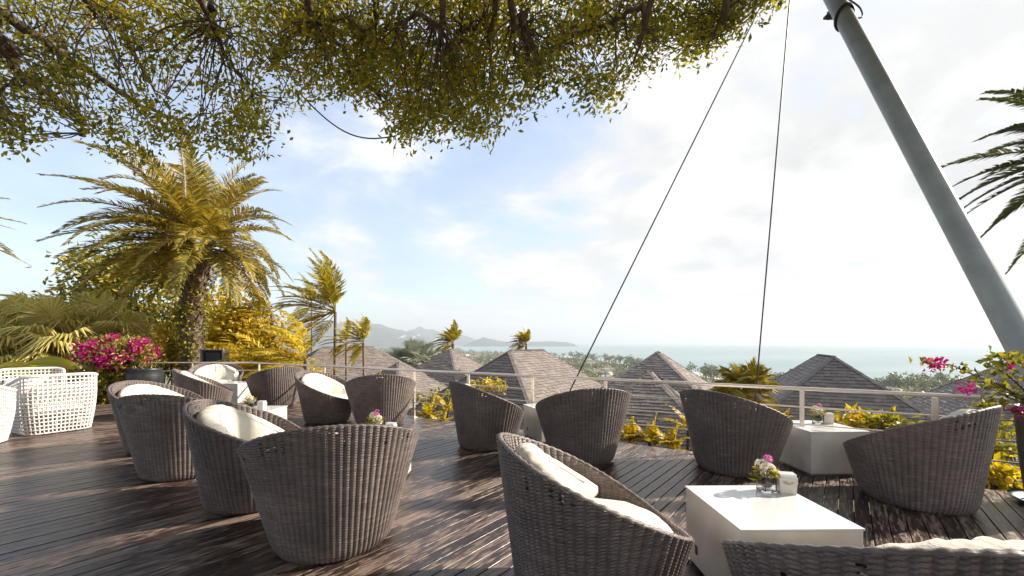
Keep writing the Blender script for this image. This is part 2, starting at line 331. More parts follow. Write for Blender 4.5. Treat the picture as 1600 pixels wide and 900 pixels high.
# ------------------------------------------------------------------ villas with hipped shingle roofs
SH_E, SH_W = .13, .20
def shingle_mesh():
    V = [(-.5, 0, 0), (.5, 0, 0), (.5, 1, 0), (-.5, 1, 0), (-.5, 0, .026), (.5, 0, .026), (.5, 1, .004), (-.5, 1, .004)]
    return np.array(V, float), np.array([[4, 5, 6, 7], [0, 1, 5, 4], [1, 2, 6, 5], [3, 0, 4, 7], [0, 3, 2, 1]])
SV, SF = shingle_mesh()
SHME = MB().add(SV, SF).mesh('shingle', M['shingle'])
def villa(label, P, nind, door=True):
    cx, cy, phi, a, b_, ze, zr, r = P
    u = np.array([math.cos(phi), math.sin(phi), 0]); v = np.array([-u[1], u[0], 0]); c = np.array([cx, cy, 0])
    C = [c+sx*a*u+sy*b_*v+[0, 0, ze] for sx, sy in ((1, 1), (-1, 1), (-1, -1), (1, -1))]
    Rg = [c+r*u+[0, 0, zr], c-r*u+[0, 0, zr]]
    gz = float(ground_z(cx, cy)); org = (cx, cy, gz)
    root = empty('villa', org, 0, label, 'house')
    o3 = np.array(org)
    faces = [(C[3], C[0], Rg[0], Rg[0]), (C[0], C[1], Rg[1], Rg[0]), (C[1], C[2], Rg[1], Rg[1]), (C[2], C[3], Rg[0], Rg[1])]
    mb = MB()
    for A, B, D, E in faces: mb.quads([[A, B, D, E]])
    mb.quads([[C[3], C[2], C[1], C[0]]])
    roof = mb.build('roof', M['shingle'], root, False, o3)
    items = []
    for A, B, D, E in faces:
        nrm = np.cross(B-A, E-A); nrm /= np.linalg.norm(nrm); ex = (B-A)/np.linalg.norm(B-A); ey = np.cross(nrm, ex)
        W = np.linalg.norm(B-A); sl_ = (E-A)@ey; x0t = (E-A)@ex; x1t = (D-A)@ex
        vis = nrm@(np.array([0, 0, CH])-(A+B)/2) > 0
        for i in range(int(sl_/SH_E)):
            y0 = i*SH_E; ym = y0+SH_E*.5; f = min(1, (y0+SH_E*1.0)/sl_); xa = x0t*f; xb = W+(x1t-W)*f
            x = xa-random.random()*SH_W
            while x < xb:
                w_ = SH_W*random.choice((.75, 1, 1, 1.25)); l, h = max(x, xa), min(x+w_, xb)
                if h-l > .03: items.append((A+ex*((l+h)/2)+ey*(y0-.01+random.uniform(-.006, .006))+nrm*.006, ex, ey, nrm, h-l-.006, vis, random.uniform(.8, 1.5)))
                x += w_
    items.sort(key=lambda q: (not q[5], np.linalg.norm(q[0]-[0, 0, CH])))
    st = MB(); 
    for k, (p, ex, ey, nrm, w_, vis, th_) in enumerate(items):
        if k < nind:
            o = bpy.data.objects.new('shingle', SHME); col.objects.link(o); o.parent = roof
            o.matrix_local = Matrix(((*[ex[0]*w_], ey[0]*SH_E*1.45, nrm[0]*th_, p[0]-o3[0]), (ex[1]*w_, ey[1]*SH_E*1.45, nrm[1]*th_, p[1]-o3[1]), (ex[2]*w_, ey[2]*SH_E*1.45, nrm[2]*th_, p[2]-o3[2]), (0, 0, 0, 1)))
        else:
            st.add(SV[:, :1]*w_*ex+SV[:, 1:2]*SH_E*1.45*ey+SV[:, 2:]*th_*nrm+p, SF)
    if st.n: st.build('shingle_field', M['shingle'], roof, False, o3, kind='stuff')
    # ridge and hip caps: overlapping short cap pieces
    cp = MB()
    for A, B in [(C[0], Rg[0]), (C[3], Rg[0]), (C[1], Rg[1]), (C[2], Rg[1])]+([(Rg[0], Rg[1])] if r > .1 else []):
        L = np.linalg.norm(B-A); d = (B-A)/L; s_ = np.cross(d, [0, 0, 1]); s_ /= np.linalg.norm(s_); up = np.cross(s_, d); n_ = max(1, int(L/.3))
        for i in range(n_):
            p0 = A+d*(i*L/n_-.03); p1 = A+d*((i+1)*L/n_); lift = up*.016; lo = -up*.012
            h0 = lift+up*.009
            for sg in (-1, 1):
                cp.quads([[p0+lift, p0+lo+up*.012+s_*sg*.105, p1+lo+s_*sg*.105, p1+lift]])
    cp.build('hip_cap', M['shingle'], roof, False, o3)
    fb = MB()
    for i in range(4):
        A, B = C[i], C[(i+1) % 4]; d = (B-A)/np.linalg.norm(B-A); ang = math.atan2(d[1], d[0])
        fb.box((A+B)/2-np.array([0, 0, .13]), (np.linalg.norm(B-A)-.02, .05, .2), ang)
    fb.build('fascia', M['fascia'], root, False, o3)
    wl = MB(); hz = ze-.2-gz
    wl.box((cx, cy, gz+hz/2-.3), (2*a-1.5, 2*b_-1.5, hz+.6), phi); wall = wl.build('wall', M['wall'], root, False, o3)
    for sx in (-1, 1):
        for k in (-1, 1):
            wq = MB(); q = c+u*sx*(a-.75+.015)+v*k*b_*.35+[0, 0, gz+hz*.55]; wq.box(q, (.05, 1.1, 1.3), phi); wq.build('window', M['window'], wall, False, o3)
            wq = MB(); q = c+v*sx*(b_-.75+.015)+u*k*a*.35+[0, 0, gz+hz*.55]; wq.box(q, (1.1, .05, 1.3), phi); wq.build('window', M['window'], wall, False, o3)
    return root
villa('grey villa roof with a short ridge, behind the white table right of the fan palm', [10.702, 13.989, -2.061, 3.914, 2.988, -1.534, 1.04, 1.159], 300)
villa('pyramid shingle roof peaking against the sea, behind a lower gable-like pyramid', [5.685, 15.95, 1.044, 3.173, 2.93, -1.208, 1.12, 0], 300)
villa('low small pyramid roof standing in front of the sea-facing pyramid roof', [4.266, 12.772, 1.191, 2.37, 1.952, -1.21, .599, 0], 300)
villa('broad ridged shingle roof in the middle, sunlit on its right slope', [.579, 15.566, .945, 4.015, 3.409, -1.448, 1.185, 1.123], 300)
villa('pyramid roof with a windblown palm behind its peak', [-3.43, 23.027, 1.046, 3.637, 3.586, -1.577, 1.144, 0], 0)
villa('long ridged roof behind the slender palms on the left', [-8.61, 21.593, .643, 5.131, 4.895, -1.616, 1.26, 1.247], 0)
villa('low pyramid roof in front of the long ridged roof', [-4.992, 18.08, 1.045, 3.003, 3.004, -1.687, .609, 0], 0)
q = 1.2
villa('slate grey roof at the right edge behind the potted bougainvillea', [14.722*q, 11.773*q, -.581, 2.747*q, 2.962*q, CH-2.624*q, CH-.364*q, 0], 300)
# ------------------------------------------------------------------ deck
BD = np.array([.632, .775]); BD /= np.linalg.norm(BD); BNv = np.array([BD[1], -BD[0]])   # board direction and its normal
poly = np.array([(7.4, edge_y(7.4)), (EB[0], EB[1]), (-10.4, 11.0), (-10.3, 9.05), (-15, 8.6), (-15, -4), (7.4, -4)])
deck = empty('deck', (0, 0, 0)); deck['kind'] = 'structure'
PITCH, BW, BT = .108, .100, .03
proj_n = poly@BNv
def board(s0, s1, n0):
    L = s1-s0; hw = BW/2; ch = .0022
    prof = [(-hw, -BT), (-hw, -ch), (-hw+ch, 0), (hw-ch, 0), (hw, -ch), (hw, -BT)]
    V = np.array([(x, y, z) for x in (-L/2, L/2) for y, z in prof]); fs = [[i, (i+1) % 6, 6+(i+1) % 6, 6+i][::-1] for i in range(6)]
    mb = MB(); mb.add(V, fs); mb.add(V, [[0, 1, 2, 2], [0, 2, 3, 5], [3, 4, 5, 5]]); mb.add(V, [[6, 8, 7, 7], [6, 11, 9, 8], [9, 11, 10, 10]])
    o = mb.build('deck_board', M['deck'], deck)
    p = BD*(s0+s1)/2+BNv*n0
    o.location = (p[0], p[1], random.uniform(-.0015, .0015)); o.rotation_euler = (random.uniform(-.002, .002), 0, math.atan2(BD[1], BD[0]))
k = math.ceil(proj_n.min()/PITCH); cnt = 0
while k*PITCH < proj_n.max():
    n0 = k*PITCH; hits = []
    for i in range(len(poly)):
        A, B = poly[i], poly[(i+1) % len(poly)]; a_, b_ = A@BNv-n0, B@BNv-n0
        if a_*b_ < 0: q_ = A+(B-A)*a_/(a_-b_); hits.append(q_@BD)
    hits.sort()
    for i in range(0, len(hits)-1, 2):
        s0, s1 = hits[i], hits[i+1]
        cut = s0+random.uniform(3, 5) if k % 2 else s0+random.uniform(6, 8.5)
        if s1-s0 > 7 and cut < s1-1.5: board(s0, cut-.003, n0); board(cut+.003, s1, n0); cnt += 2
        elif s1-s0 > .15: board(s0, s1, n0); cnt += 1
    k += 1
mb = MB(); jy = -BT-.05                                   # joists and edge beam below the boards
for i in range(14):
    q_ = np.array([-15+i*1.7, 0]); 
ang_e = math.atan2(ED[1], ED[0]); mid = (np.array([7.4, edge_y(7.4)])+EB)/2
mb.box((mid[0]-EN[0]*.09, mid[1]-EN[1]*.09, -.16), (np.linalg.norm(np.array([7.4, edge_y(7.4)])-EB), .05, .24), ang_e)
for i in range(1, 12):
    p = mid-EN*(.09+i*1.2); mb.box((p[0], p[1], -.12), (14.5-.0*i, .05, .16), ang_e)
mb.build('joist', M['fascia'], deck)
# ------------------------------------------------------------------ railing
def rail_t(px):                           # point of the edge line seen at photo column px (rail a hand inside the edge)
    tx = (px-800)/F; A = EA-EN*.1; B = EB-EN*.1; d = B-A
    s_ = (tx*A[1]-A[0])/(d[0]-tx*d[1]); return A+d*s_
rl = empty('railing', (0, 0, 0), 0, 'steel railing with four horizontal bars along the deck edge', 'railing')
corner = rail_t(392); end = np.array([7.0, edge_y(7.0)])-EN*.1; leftend = np.array([-10.3, 10.9])
posts = [rail_t(p) for p in (405, 507, 647, 732, 832, 946, 1085, 1253, 1461)]+[end, np.array([-8.7, 11.15]), leftend]
for i, p in enumerate(posts):
    mb = MB(); mb.box((p[0], p[1], .445), (.045, .03, .89), ang_e); mb.box((p[0], p[1], .006), (.10, .10, .012), ang_e); mb.build('post', M['steel'], rl)
def bar(A, B, z, r, nm):
    n = 7; pts = [(A[0]+(B[0]-A[0])*k/n, A[1]+(B[1]-A[1])*k/n, z-(.006*math.sin(k/n*math.pi) if r < .015 else 0)) for k in range(n+1)]
    MB().tube(pts, r, 8).build(nm, M['steel'], rl, True)
for A, B in ((corner, end), (leftend, corner)):
    bar(A, B, .918, .022, 'handrail')
    for z in (.71, .51, .31): bar(A, B, z, .009, 'rail_bar')
# ------------------------------------------------------------------ wicker armchairs
NR = 72
def r_wall(th_, z): return .385+(.2525+.075*np.cos(th_)-.0475*np.cos(2*th_))*z-.03*np.exp(-z/.03)
def z_rim(th_):
    u = (1-np.cos(th_))/2; return .41+.51*(1-np.power(1-u+1e-9, 1.16))
def basket(inner=False, seed=1):
    rg = np.random.default_rng(seed); nth = NR*4; th_ = np.arange(nth)/nth*2*np.pi; dz = .0085; rows = int(.95/dz)
    zr = z_rim(th_); V = np.zeros((nth, rows, 3)); j = np.arange(rows)
    rib = np.abs(np.cos(NR*th_/2))**.7; par = (np.arange(nth)//4) % 2
    for i in range(nth):
        z = np.minimum(j*dz, zr[i]); sgn = np.where((j+par[i]) % 2 == 0, 1, -1)
        rr = r_wall(th_[i], z)
        off = .0098*rib[i]+.0020*sgn*rib[i]
        rr = rr-.036-off+.008 if inner else rr+off
        V[i] = np.stack([rr*math.cos(th_[i]), rr*math.sin(th_[i]), z], 1)
    top = np.minimum(j[:-1]*dz, 9)[None, :] < zr[:, None]-1e-4
    dist = zr[:, None]-(j[:-1]*dz)[None, :]
    rg2 = np.random.default_rng(5)
    hole = (dist > .035) & (dist < .13) & (rg2.random((NR, rows-1)) < .26).repeat(4, 0) & ((np.arange(nth) % 4 == 1) | (np.arange(nth) % 4 == 2))[:, None] & (zr > .78)[:, None] & (mnoise(nth, rows-1) > -.08)
    return V, top & ~hole
def mnoise(a, b_):
    o = np.zeros((a, b_))
    for i in range(0, a):
        for j in range(0, b_, 6): o[i, j:j+6] = mn.noise((math.cos(i/a*6.283)*4, math.sin(i/a*6.283)*4, j*.05))
    return o
def pillow_noise(V, amp, sc, seed):
    for k in range(len(V)):
        p = V[k]; V[k] = p+np.array([0, 0, 1])*0
    return V
def chair_cushions():
    # back cushion: a fat pad following the inner wall
    nu, nv = 64, 40; V = np.zeros((nu, nv, 3))
    for i in range(nu):
        s_ = i/(nu-1)*2-1; th_ = math.pi+s_*R(118)
        for j in range(nv):
            a = j/nv*2*math.pi; ca, sa = math.cos(a), math.sin(a)
            e = max(1e-3, 1-abs(s_)**3.6)**.5
            zl, zh = .40, float(z_rim(th_))-.04
            zm, hh = (zl+zh)/2, max(.02, (zh-zl)/2)*(.35+.65*e)
            zz_ = zm+hh*math.copysign(abs(sa)**.75, sa)
            tk = .105*e*math.copysign(abs(ca)**.8, ca)
            tq = min(1., max(0., (zz_-zl)/(zh-zl+1e-6)))
            if ca > 0: tk *= 1+.6*(1-tq)*e
            wr = .010*fbm((th_*3.0, zz_*2.2, .3), 2.2, 4)*(ca > 0)+.006*math.sin(th_*23+5*zz_+3*fbm((th_, zz_, 1), 2))*max(0, sa)*e
            rin = float(r_wall(th_, zz_))-.045-.105*e-.008
            rr = rin-tk-wr
            V[i, j] = (rr*math.cos(th_), rr*math.sin(th_), zz_+wr*.6)
    b1 = MB().grid(V, False, True)
    # piping seam along the upper front edge
    pp = [V[i, int(nv*.13)]+np.array([0, 0, .004]) for i in range(3, nu-3)]; pipe = MB().tube(pp, .0055, 6)
    # seat cushion
    nu, nv = 56, 22; S = np.zeros((nu, nv, 3))
    for i in range(nu):
        th_ = i/nu*2*math.pi
        for j in range(nv):
            a = (j/(nv-1)-.5)*math.pi; rr = math.copysign(abs(math.cos(a))**.45, 1)*.42; zz_ = .385+.08*math.copysign(abs(math.sin(a))**.7, math.sin(a))
            x, y = rr*math.cos(th_)+.04, rr*math.sin(th_)
            S[i, j] = (x, y, zz_+.014*fbm((x, y, .7), 4.5)*(a > 0)+.02*(1-rr/.42)*(a > 0))
    b2 = MB().grid(S, True, False)
    sp_ = [(.42*math.cos(k/40*6.2832)*1.012+.04, .42*math.sin(k/40*6.2832)*1.012, .388) for k in range(41)]
    return b1, b2, pipe, MB().tube(sp_, .006, 6)
CH_G = 'dark wicker tub armchairs on the deck'
def make_chair(loc, az, label):
    root = empty('wicker_armchair', loc, R(90)-R(az), label, 'armchair', CH_G)
    mb = MB(); V, k = basket(False); mb.grid(V, True, False, k); V, k2 = basket(True)
    mb.grid(V[::-1], True, False, np.roll(k[::-1], -1, 0))
    mb.build('basket', M['wicker'], root)
    n = NR*4; pts = []; rad_ = []
    for i in range(n+1):
        a = i/n*2*math.pi; z = float(z_rim(a)); rr = float(r_wall(a, z))-.012
        pts.append((rr*math.cos(a), rr*math.sin(a), z-.004)); rad_.append(.0150+.0022*math.cos(NR*a)+.001*math.cos(a*31))
    MB().tube(pts, rad_, 9, False).build('rim', M['wicker'], root, True)
    MB().lathe([(.0, .27), (.375, .27), (.375, .24), (0, .24)], 28).build('seat_base', M['wicker'], root)
    b1, b2, p1, p2 = chair_cushions()
    bc = b1.build('back_cushion', M['cushion'], root, True); p1.build('piping', M['cushion'], bc, True)
    sc = b2.build('seat_cushion', M['cushion'], root, True); p2.build('piping', M['cushion'], sc, True)
    return root
CHAIRS = [(-1.31, 3.03, -22, 'large wicker armchair seen from behind, front one of the left group'),
 (-2.38, 3.80, 72, 'wicker armchair turned right with its cream cushion showing, behind the front left chair'),
 (-3.68, 4.62, -2, 'wicker armchair showing its back, left of the cushioned chair by the small table'),
 (-4.80, 5.65, 84, 'wicker armchair farthest left, half hidden with its cushion above the next chair'),
 (-7.75, 10.75, 140, 'wicker armchair facing the camera with a cream cushion below the grey speaker'),
 (-6.35, 8.45, 55, 'wicker armchair in side view in front of the cushioned chair under the speaker'),
 (-5.38, 9.35, -52, 'wicker armchair seen from behind by the rail, right of the small white table'),
 (-3.42, 7.62, 98, 'wicker armchair in side view with cushion edge showing, left of a back-turned chair'),
 (-2.32, 7.25, -18, 'wicker armchair with its round back to the camera, behind the flower table'),
 (-.36, 5.82, 60, 'wicker armchair in side view facing right in the middle of the deck'),
 (.885, 5.18, -12, 'wicker armchair with its back to the camera, under the slanting guy wire'),
 (.43, 2.28, 80, 'wicker armchair with cream cushions seen from its side, left of the nearest white table'),
 (2.56, 4.74, 64, 'wicker armchair in side view left of the far white table, before the fan palm'),
 (3.73, 3.79, -28, 'wide dark wicker armchair at the right, right of the far white table'),
 (1.42, 1.50, 4, 'wicker armchair cut by the bottom edge, nearest, with cushion behind its rim')]
ch0 = None
for x, y, az, lb in CHAIRS:
    if ch0 is None: ch0 = make_chair((x, y, .004), az, lb)
    else: copy_thing(ch0, (x, y, .004), R(90)-R(az), lb)
# ------------------------------------------------------------------ white cube tables
TS, TH = .655, .485
def make_table(loc, rz, label):
    root = empty('cube_table', loc, rz, label, 'table', 'white cube tables between the wicker chairs')
    bevel(MB().box((0, 0, .025+(TH-.039)/2), (TS-.012, TS-.012, TH-.039)).build('body', M['tablebody'], root), .004, 2)
    bevel(MB().box((0, 0, TH-.0055), (TS, TS, .011)).build('glass_top', M['tabletop'], root), .002, 2)
    MB().box((0, 0, .0135), (TS-.06, TS-.06, .027)).build('plinth', M['plinth'], root)
    bevel(MB().box((-TS/2+.003, .17, .13), (.004, .028, .055)).build('handle_slot', M['black'], root), .001)  # black plate standing in for the dark inside of a handle hole
    return root
TABS = [(1.50, 2.445, R(1), 'nearest white cube table, with a glass vase and napkin box on top'),
 (3.565, 4.775, R(1), 'white cube table at the right with a vase near the railing'),
 (.60, 6.27, R(22), 'white cube table half hidden between the two middle chairs'),
 (-1.47, 4.28, R(-4), 'white cube table almost hidden behind the front left chair'),
 (-3.78, 5.98, R(0), 'white cube table of the left group with a small flower pot'),
 (-6.80, 10.05, R(-4), 'white cube table farthest back in front of the cushion under the speaker')]
tb0 = None
for x, y, rz, lb in TABS:
    if tb0 is None: tb0 = make_table((x, y, .002), rz, lb)
    else: copy_thing(tb0, (x, y, .002), rz, lb)
# ------------------------------------------------------------------ leaves, fronds, plants
def unit(a): return a/(np.linalg.norm(a, axis=-1, keepdims=True)+1e-9)
def leaf_quads(P, D, L, Wd, fold=.25, rg=rng):
    n = len(P); D = unit(D); rnd = unit(rg.normal(size=(n, 3))); S = unit(np.cross(D, rnd)); U = np.cross(S, D)
    L = np.asarray(L)*np.ones(n); Wd = np.asarray(Wd)*np.ones(n)
    mid = P+D*(L*.55)[:, None]+U*(Wd*fold)[:, None]
    return np.stack([P, mid+S*(Wd/2)[:, None], P+D*L[:, None]-U*(L*.08)[:, None], mid-S*(Wd/2)[:, None]], 1)
WIND = np.array([-.75, -.1, -.1])
def frond_mesh(mb, base, d0, L, grav=.9, wind=.5, nl=40, ll=.42, lw=.03, vee=.25, start=.16, hang=.35):
    n = 14; p = np.array(base, float); d = unit(np.array(d0, float)); pts = [p.copy()]; ds = [d.copy()]
    for i in range(n):
        s_ = (i+1)/n; d = unit(d+(np.array([0, 0, -1])*grav*s_+WIND*wind*s_)/n*1.6); p = p+d*L/n; pts.append(p.copy()); ds.append(d.copy())
    pts = np.array(pts); ds = np.array(ds)
    mb.tube(pts, np.linspace(.022, .004, n+1)*L/2.4, 4, False)
    t_ = np.linspace(start, 1, nl); idx = t_*n; i0 = np.minimum(idx.astype(int), n-1); fr = (idx-i0)[:, None]
    P = pts[i0]*(1-fr)+pts[i0+1]*fr; T = unit(ds[i0]*(1-fr)+ds[i0+1]*fr)
    side = np.cross(T, [0, 0, 1]); side = unit(side+1e-4); up = np.cross(side, T)
    for sg in (-1, 1):
        jit = rng.normal(size=(nl, 3))*.10
        D = unit(T*(.55+.5*t_[:, None])+sg*side*1.0+up*vee+jit)
        l = ll*(np.sin(np.clip(t_*1.02, 0, 1)**.75*np.pi*.86+.32))*rng.uniform(.85, 1.1, nl); l = np.maximum(l, ll*.25)
        Wv = unit(np.cross(D, up+rng.normal(size=(nl, 3))*.25))*lw/2
        mid = P+D*(l*.5)[:, None]; D2 = unit(D+np.array([0, 0, -1])*hang+WIND*wind*1.0); tip = mid+D2*(l*.5)[:, None]
        mb.quads(np.stack([P-Wv*.5, P+Wv*.5, mid+Wv, mid-Wv], 1)); mb.quads(np.stack([mid-Wv, mid+Wv, tip+Wv*.12, tip-Wv*.12], 1))
def fan_mesh(mb, base, d, R_, pet, droop=.35, nseg=38, wind=.3):
    d = unit(np.array(d, float)); p0 = np.array(base, float); tipd = unit(d+WIND*wind*.4); c = p0+tipd*pet-np.array([0, 0, .06*pet])
    mb.tube([p0, (p0+c)/2+np.array([0, 0, .05*pet]), c], [.016, .012, .008], 4, False)
    rx = tipd; sy = unit(np.cross(rx, [0, 0, 1.])+1e-5); nz_ = np.cross(sy, rx)
    roll = rng.uniform(-.5, .5); sy, nz_ = sy*math.cos(roll)+nz_*math.sin(roll), nz_*math.cos(roll)-sy*math.sin(roll)
    an = np.linspace(-2.2, 2.2, nseg); da = an[1]-an[0]
    l = R_*(.72+.28*np.cos(an*.8))*rng.uniform(.92, 1.05, nseg)
    def pt(a, r, lift): return c+rx*(np.cos(a)*r)[:, None]+sy*(np.sin(a)*r)[:, None]+nz_*(lift-.25*np.abs(an)*0)[:, None]+nz_*(np.abs(np.sin(a))*r*.22)[:, None]
    z0 = np.zeros(nseg); grv = np.array([0, 0, -1.])
    m1a, m1b = pt(an-da*.5, l*.58, z0-.012), pt(an+da*.5, l*.58, z0-.012); mc = pt(an, l*.58, z0+.02)
    dr = (grv*droop*R_+WIND*wind*R_*.6)*(rng.uniform(.6, 1.2, nseg)[:, None])
    tip = pt(an, l, z0)+dr*.75; m1a += dr*.12; m1b += dr*.12; mc += dr*.12; cc_ = np.repeat(c[None], nseg, 0)
    mb.quads(np.stack([cc_, m1a, tip, mc], 1)); mb.quads(np.stack([cc_, mc, tip, m1b], 1))
def hemi_dirs(n, lo=-.3, hi=1.0):
    k = np.arange(n); z = hi-(hi-lo)*((k+.5)/n); a = k*2.39996+rng.normal(size=n)*.2; r = np.sqrt(np.clip(1-z*z, 0, 1)); return np.stack([r*np.cos(a), r*np.sin(a), z], 1)
def pinnate_palm(name, label, base, top, rt, nf, L, mt, wind=.5, grav=.9, lo=-.35, nl=36, ll=.4, lw=.035, lean=(0, 0), extra=None, group=None, hang=.35, rtop=None, blown=None):
    root = empty(name, base, 0, label, 'palm tree', group); b0 = np.array(base); tp = np.array(top)
    n = 12; pth = [b0+(tp-b0)*k/n+np.array([lean[0], lean[1], 0])*math.sin(k/n*math.pi) for k in range(n+1)]
    rtop = rtop or rt*.8
    rads = [rt+(rtop-rt)*k/n+(.06*rt if k % 2 else 0) for k in range(n+1)]
    MB().tube(pth, rads, 10).build('trunk', M['palm_bark'], root, True, b0)
    if blown:                             # crown swept to the left by the wind
        ds = [np.array([math.cos(R(a)), rng.normal()*.45, math.sin(R(a))]) for a in np.linspace(blown[0], blown[1], nf)]
    else: ds = [d+WIND*wind*.8 for d in hemi_dirs(nf, lo)]
    for d in ds:
        mb = MB()
        frond_mesh(mb, tp+np.array([0, 0, rng.uniform(-.1, .15)*L*.2]), d, L*rng.uniform(.82, 1.08), grav*rng.uniform(.7, 1.25), wind*rng.uniform(.7, 1.4), nl, ll, lw, hang=hang)
        mb.build('frond', mt, root, False, b0)
    return root
def fan_palm(label, base, top, n, R_, pet, mt, droop=.35, wind=.3, lo=-.3, trunk=.08, group=None):
    root = empty('fan_palm', base, 0, label, 'palm tree', group); b0 = np.array(base); tp = np.array(top)
    MB().tube([b0+(tp-b0)*k/5 for k in range(6)], trunk, 8).build('trunk', M['palm_bark'], root, True, b0)
    for d in hemi_dirs(n, lo):
        mb = MB(); fan_mesh(mb, tp, d+rng.normal(size=3)*.12, R_*rng.uniform(.85, 1.1), pet*rng.uniform(.7, 1.15), droop, wind=wind); mb.build('frond', mt, root, False, b0)
    return root
def leafy(name, label, cat, base, crown, radii, ncl, nper, ll, lw, mt, spread=.28, nlimb=9, tr=.05, gap=.0, wind=.35, group=None, flowers=None, shell=.45):
    """shrub or tree: forked limbs from the base to leaf clumps inside an uneven ellipsoid"""
    root = empty(name, base, 0, label, cat, group); b0 = np.array(base); c = np.array(crown); rd = np.array(radii)
    cl = []
    while len(cl) < ncl:
        d = unit(rng.normal(size=3)); r = rng.random()**shell; q_ = c+d*rd*r*(1+.35*mn.noise(Vector(d*2.1)+Vector(c)))
        if q_[2] < b0[2]+.05 or mn.noise(Vector(q_*(1.6/max(.3, rd.mean())))) < gap-.25: continue
        cl.append(q_)
    cl = np.array(cl); mb = MB(); fork = b0+(c-b0)*.45
    mb.tube([b0, b0*.5+fork*.5+rng.normal(size=3)*tr, fork], [tr, tr*.85, tr*.7], 7)
    for i in range(nlimb):
        e = cl[rng.integers(len(cl))]; mdl = fork*.5+e*.5+rng.normal(size=3)*rd*.12; mb.tube([fork, mdl, e], [tr*.6, tr*.35, tr*.1], 5, False)
        for k in range(3):
            e2 = cl[np.argsort(np.linalg.norm(cl-mdl, axis=1))[rng.integers(min(12, len(cl)))]]; mb.tube([mdl, (mdl+e2)/2+rng.normal(size=3)*.04, e2], [tr*.25, tr*.15, tr*.06], 4, False)
    mb.build('trunk' if cat == 'tree' else 'stem', M['bark'], root, True, b0)
    P = np.repeat(cl, nper, 0)+rng.normal(size=(ncl*nper, 3))*spread*np.array([1, 1, .6]); D = rng.normal(size=P.shape)+WIND*wind*2+unit(P-c)*.5
    MB().quads(leaf_quads(P, D, ll*rng.uniform(.6, 1.2, len(P)), lw*rng.uniform(.7, 1.2, len(P)))).build('crown' if cat == 'tree' else 'leaves', mt, root, False, b0)
    if flowers:
        fm, fn, fper, fs, fr = flowers; fc = cl[rng.choice(len(cl), fn, replace=fn > len(cl))]; fc = c+(fc-c)*1.08
        P = np.repeat(fc, fper, 0)+rng.normal(size=(fn*fper, 3))*fr; MB().quads(leaf_quads(P, rng.normal(size=P.shape)+[0, 0, .4], fs, fs*.8)).build('flowers', fm, root, False, b0, kind='stuff')
    return root
# --- big date palm behind the rail on the left
Yp = 13.6; tb = at(300, 585, Yp); tb.z = float(ground_z(tb.x, tb.y)); tt = at(312, 382, Yp)
root = empty('date_palm', tb, 0, 'big date palm with a shaggy trunk behind the speaker', 'palm tree'); b0 = np.array(tb); tp = np.array(tt)
pth = [b0+(tp-b0)*k/24+np.array([-.12*math.sin(k/24*3.1), 0, 0]) for k in range(25)]
MB().tube(pth, [.29+.03*math.sin(k*2.4)+(.09 if k > 20 else 0) for k in range(25)], 16).build('trunk', M['palm_bark'], root, True, b0)
bt = MB()
for k in range(420):                      # cut frond stubs up the trunk
    s_ = (k+.5)/420; i = min(int(s_*24), 23); p = pth[i]+(pth[i+1]-pth[i])*(s_*24-i); a = k*2.4; o_ = np.array([math.cos(a), math.sin(a), 0]); sd = np.array([-math.sin(a), math.cos(a), 0])
    q0 = p+o_*.27; q1 = p+o_*(.36+.08*rng.random())+np.array([0, 0, .13+.05*rng.random()]); bt.quads([[q0-sd*.07, q0+sd*.07, q1+sd*.045, q1-sd*.045], [q0-sd*.05-[0, 0, .05], q0+sd*.05-[0, 0, .05], q1+sd*.045-o_*.01, q1-sd*.045-o_*.01]])
bt.build('frond_stub', M['palm_bark'], root, False, b0, kind='stuff')
P = []; 
for k in range(2600):
    s_ = rng.random()**.8*.86; i = min(int(s_*24), 23); p = pth[i]; a = rng.random()*6.283
    if mn.noise(Vector((math.cos(a)*2, math.sin(a)*2, p[2]*1.2))) < -.02: continue
    P.append(p+np.array([math.cos(a)*.5, math.sin(a)*.5, rng.random()*.25])*rng.uniform(.86, 1.1) if False else p+np.array([math.cos(a), math.sin(a), 0])*rng.uniform(.31, .43)+np.array([0, 0, rng.random()*.25]))
P = np.array(P); MB().quads(leaf_quads(P, rng.normal(size=P.shape)+[0, 0, -.7], .11, .08)).build('ivy', M['olive'], root, False, b0, kind='stuff')
for d in hemi_dirs(92, -.48, .98):
    d = d+WIND*.30+np.array([0, 0, .05]); mb = MB()
    frond_mesh(mb, tp+unit(d)*.25+np.array([0, 0, .25*max(0, d[2])]), d, rng.uniform(2.7, 3.6)*(1 if d[0] < .3 else .85), 1.3*rng.uniform(.6, 1.3), .45*rng.uniform(.4, 1.4), 60, .58, .048, .3, .10, .32)
    mb.build('frond', M['date'], root, False, b0)
# --- fan palms mass, far left
for lb, px, py, Y, Rr, pet, n in (('bushy fan palm behind the white basket chairs at the left edge', 15, 525, 13.0, 1.05, 1.2, 30),
        ('pale fan palm with drooping leaves above the banana leaves', 80, 530, 12.2, 1.15, 1.15, 34),
        ('fan palm with raised leaves just left of the magenta bougainvillea', 150, 522, 13.4, 1.1, 1.25, 32),
        ('olive fan palm tucked behind the magenta bougainvillea', 205, 540, 14.2, .9, 1.0, 22),
        ('low fan palm spreading beside the banana leaves at the left edge', 35, 570, 11.6, .85, .9, 20)):
    tp_ = at(px, py+12, Y); gz = float(ground_z(tp_.x, tp_.y)); fan_palm(lb, (tp_.x, tp_.y, gz), tuple(tp_), n, Rr, pet, M['fan'], .75, .5, -.35)
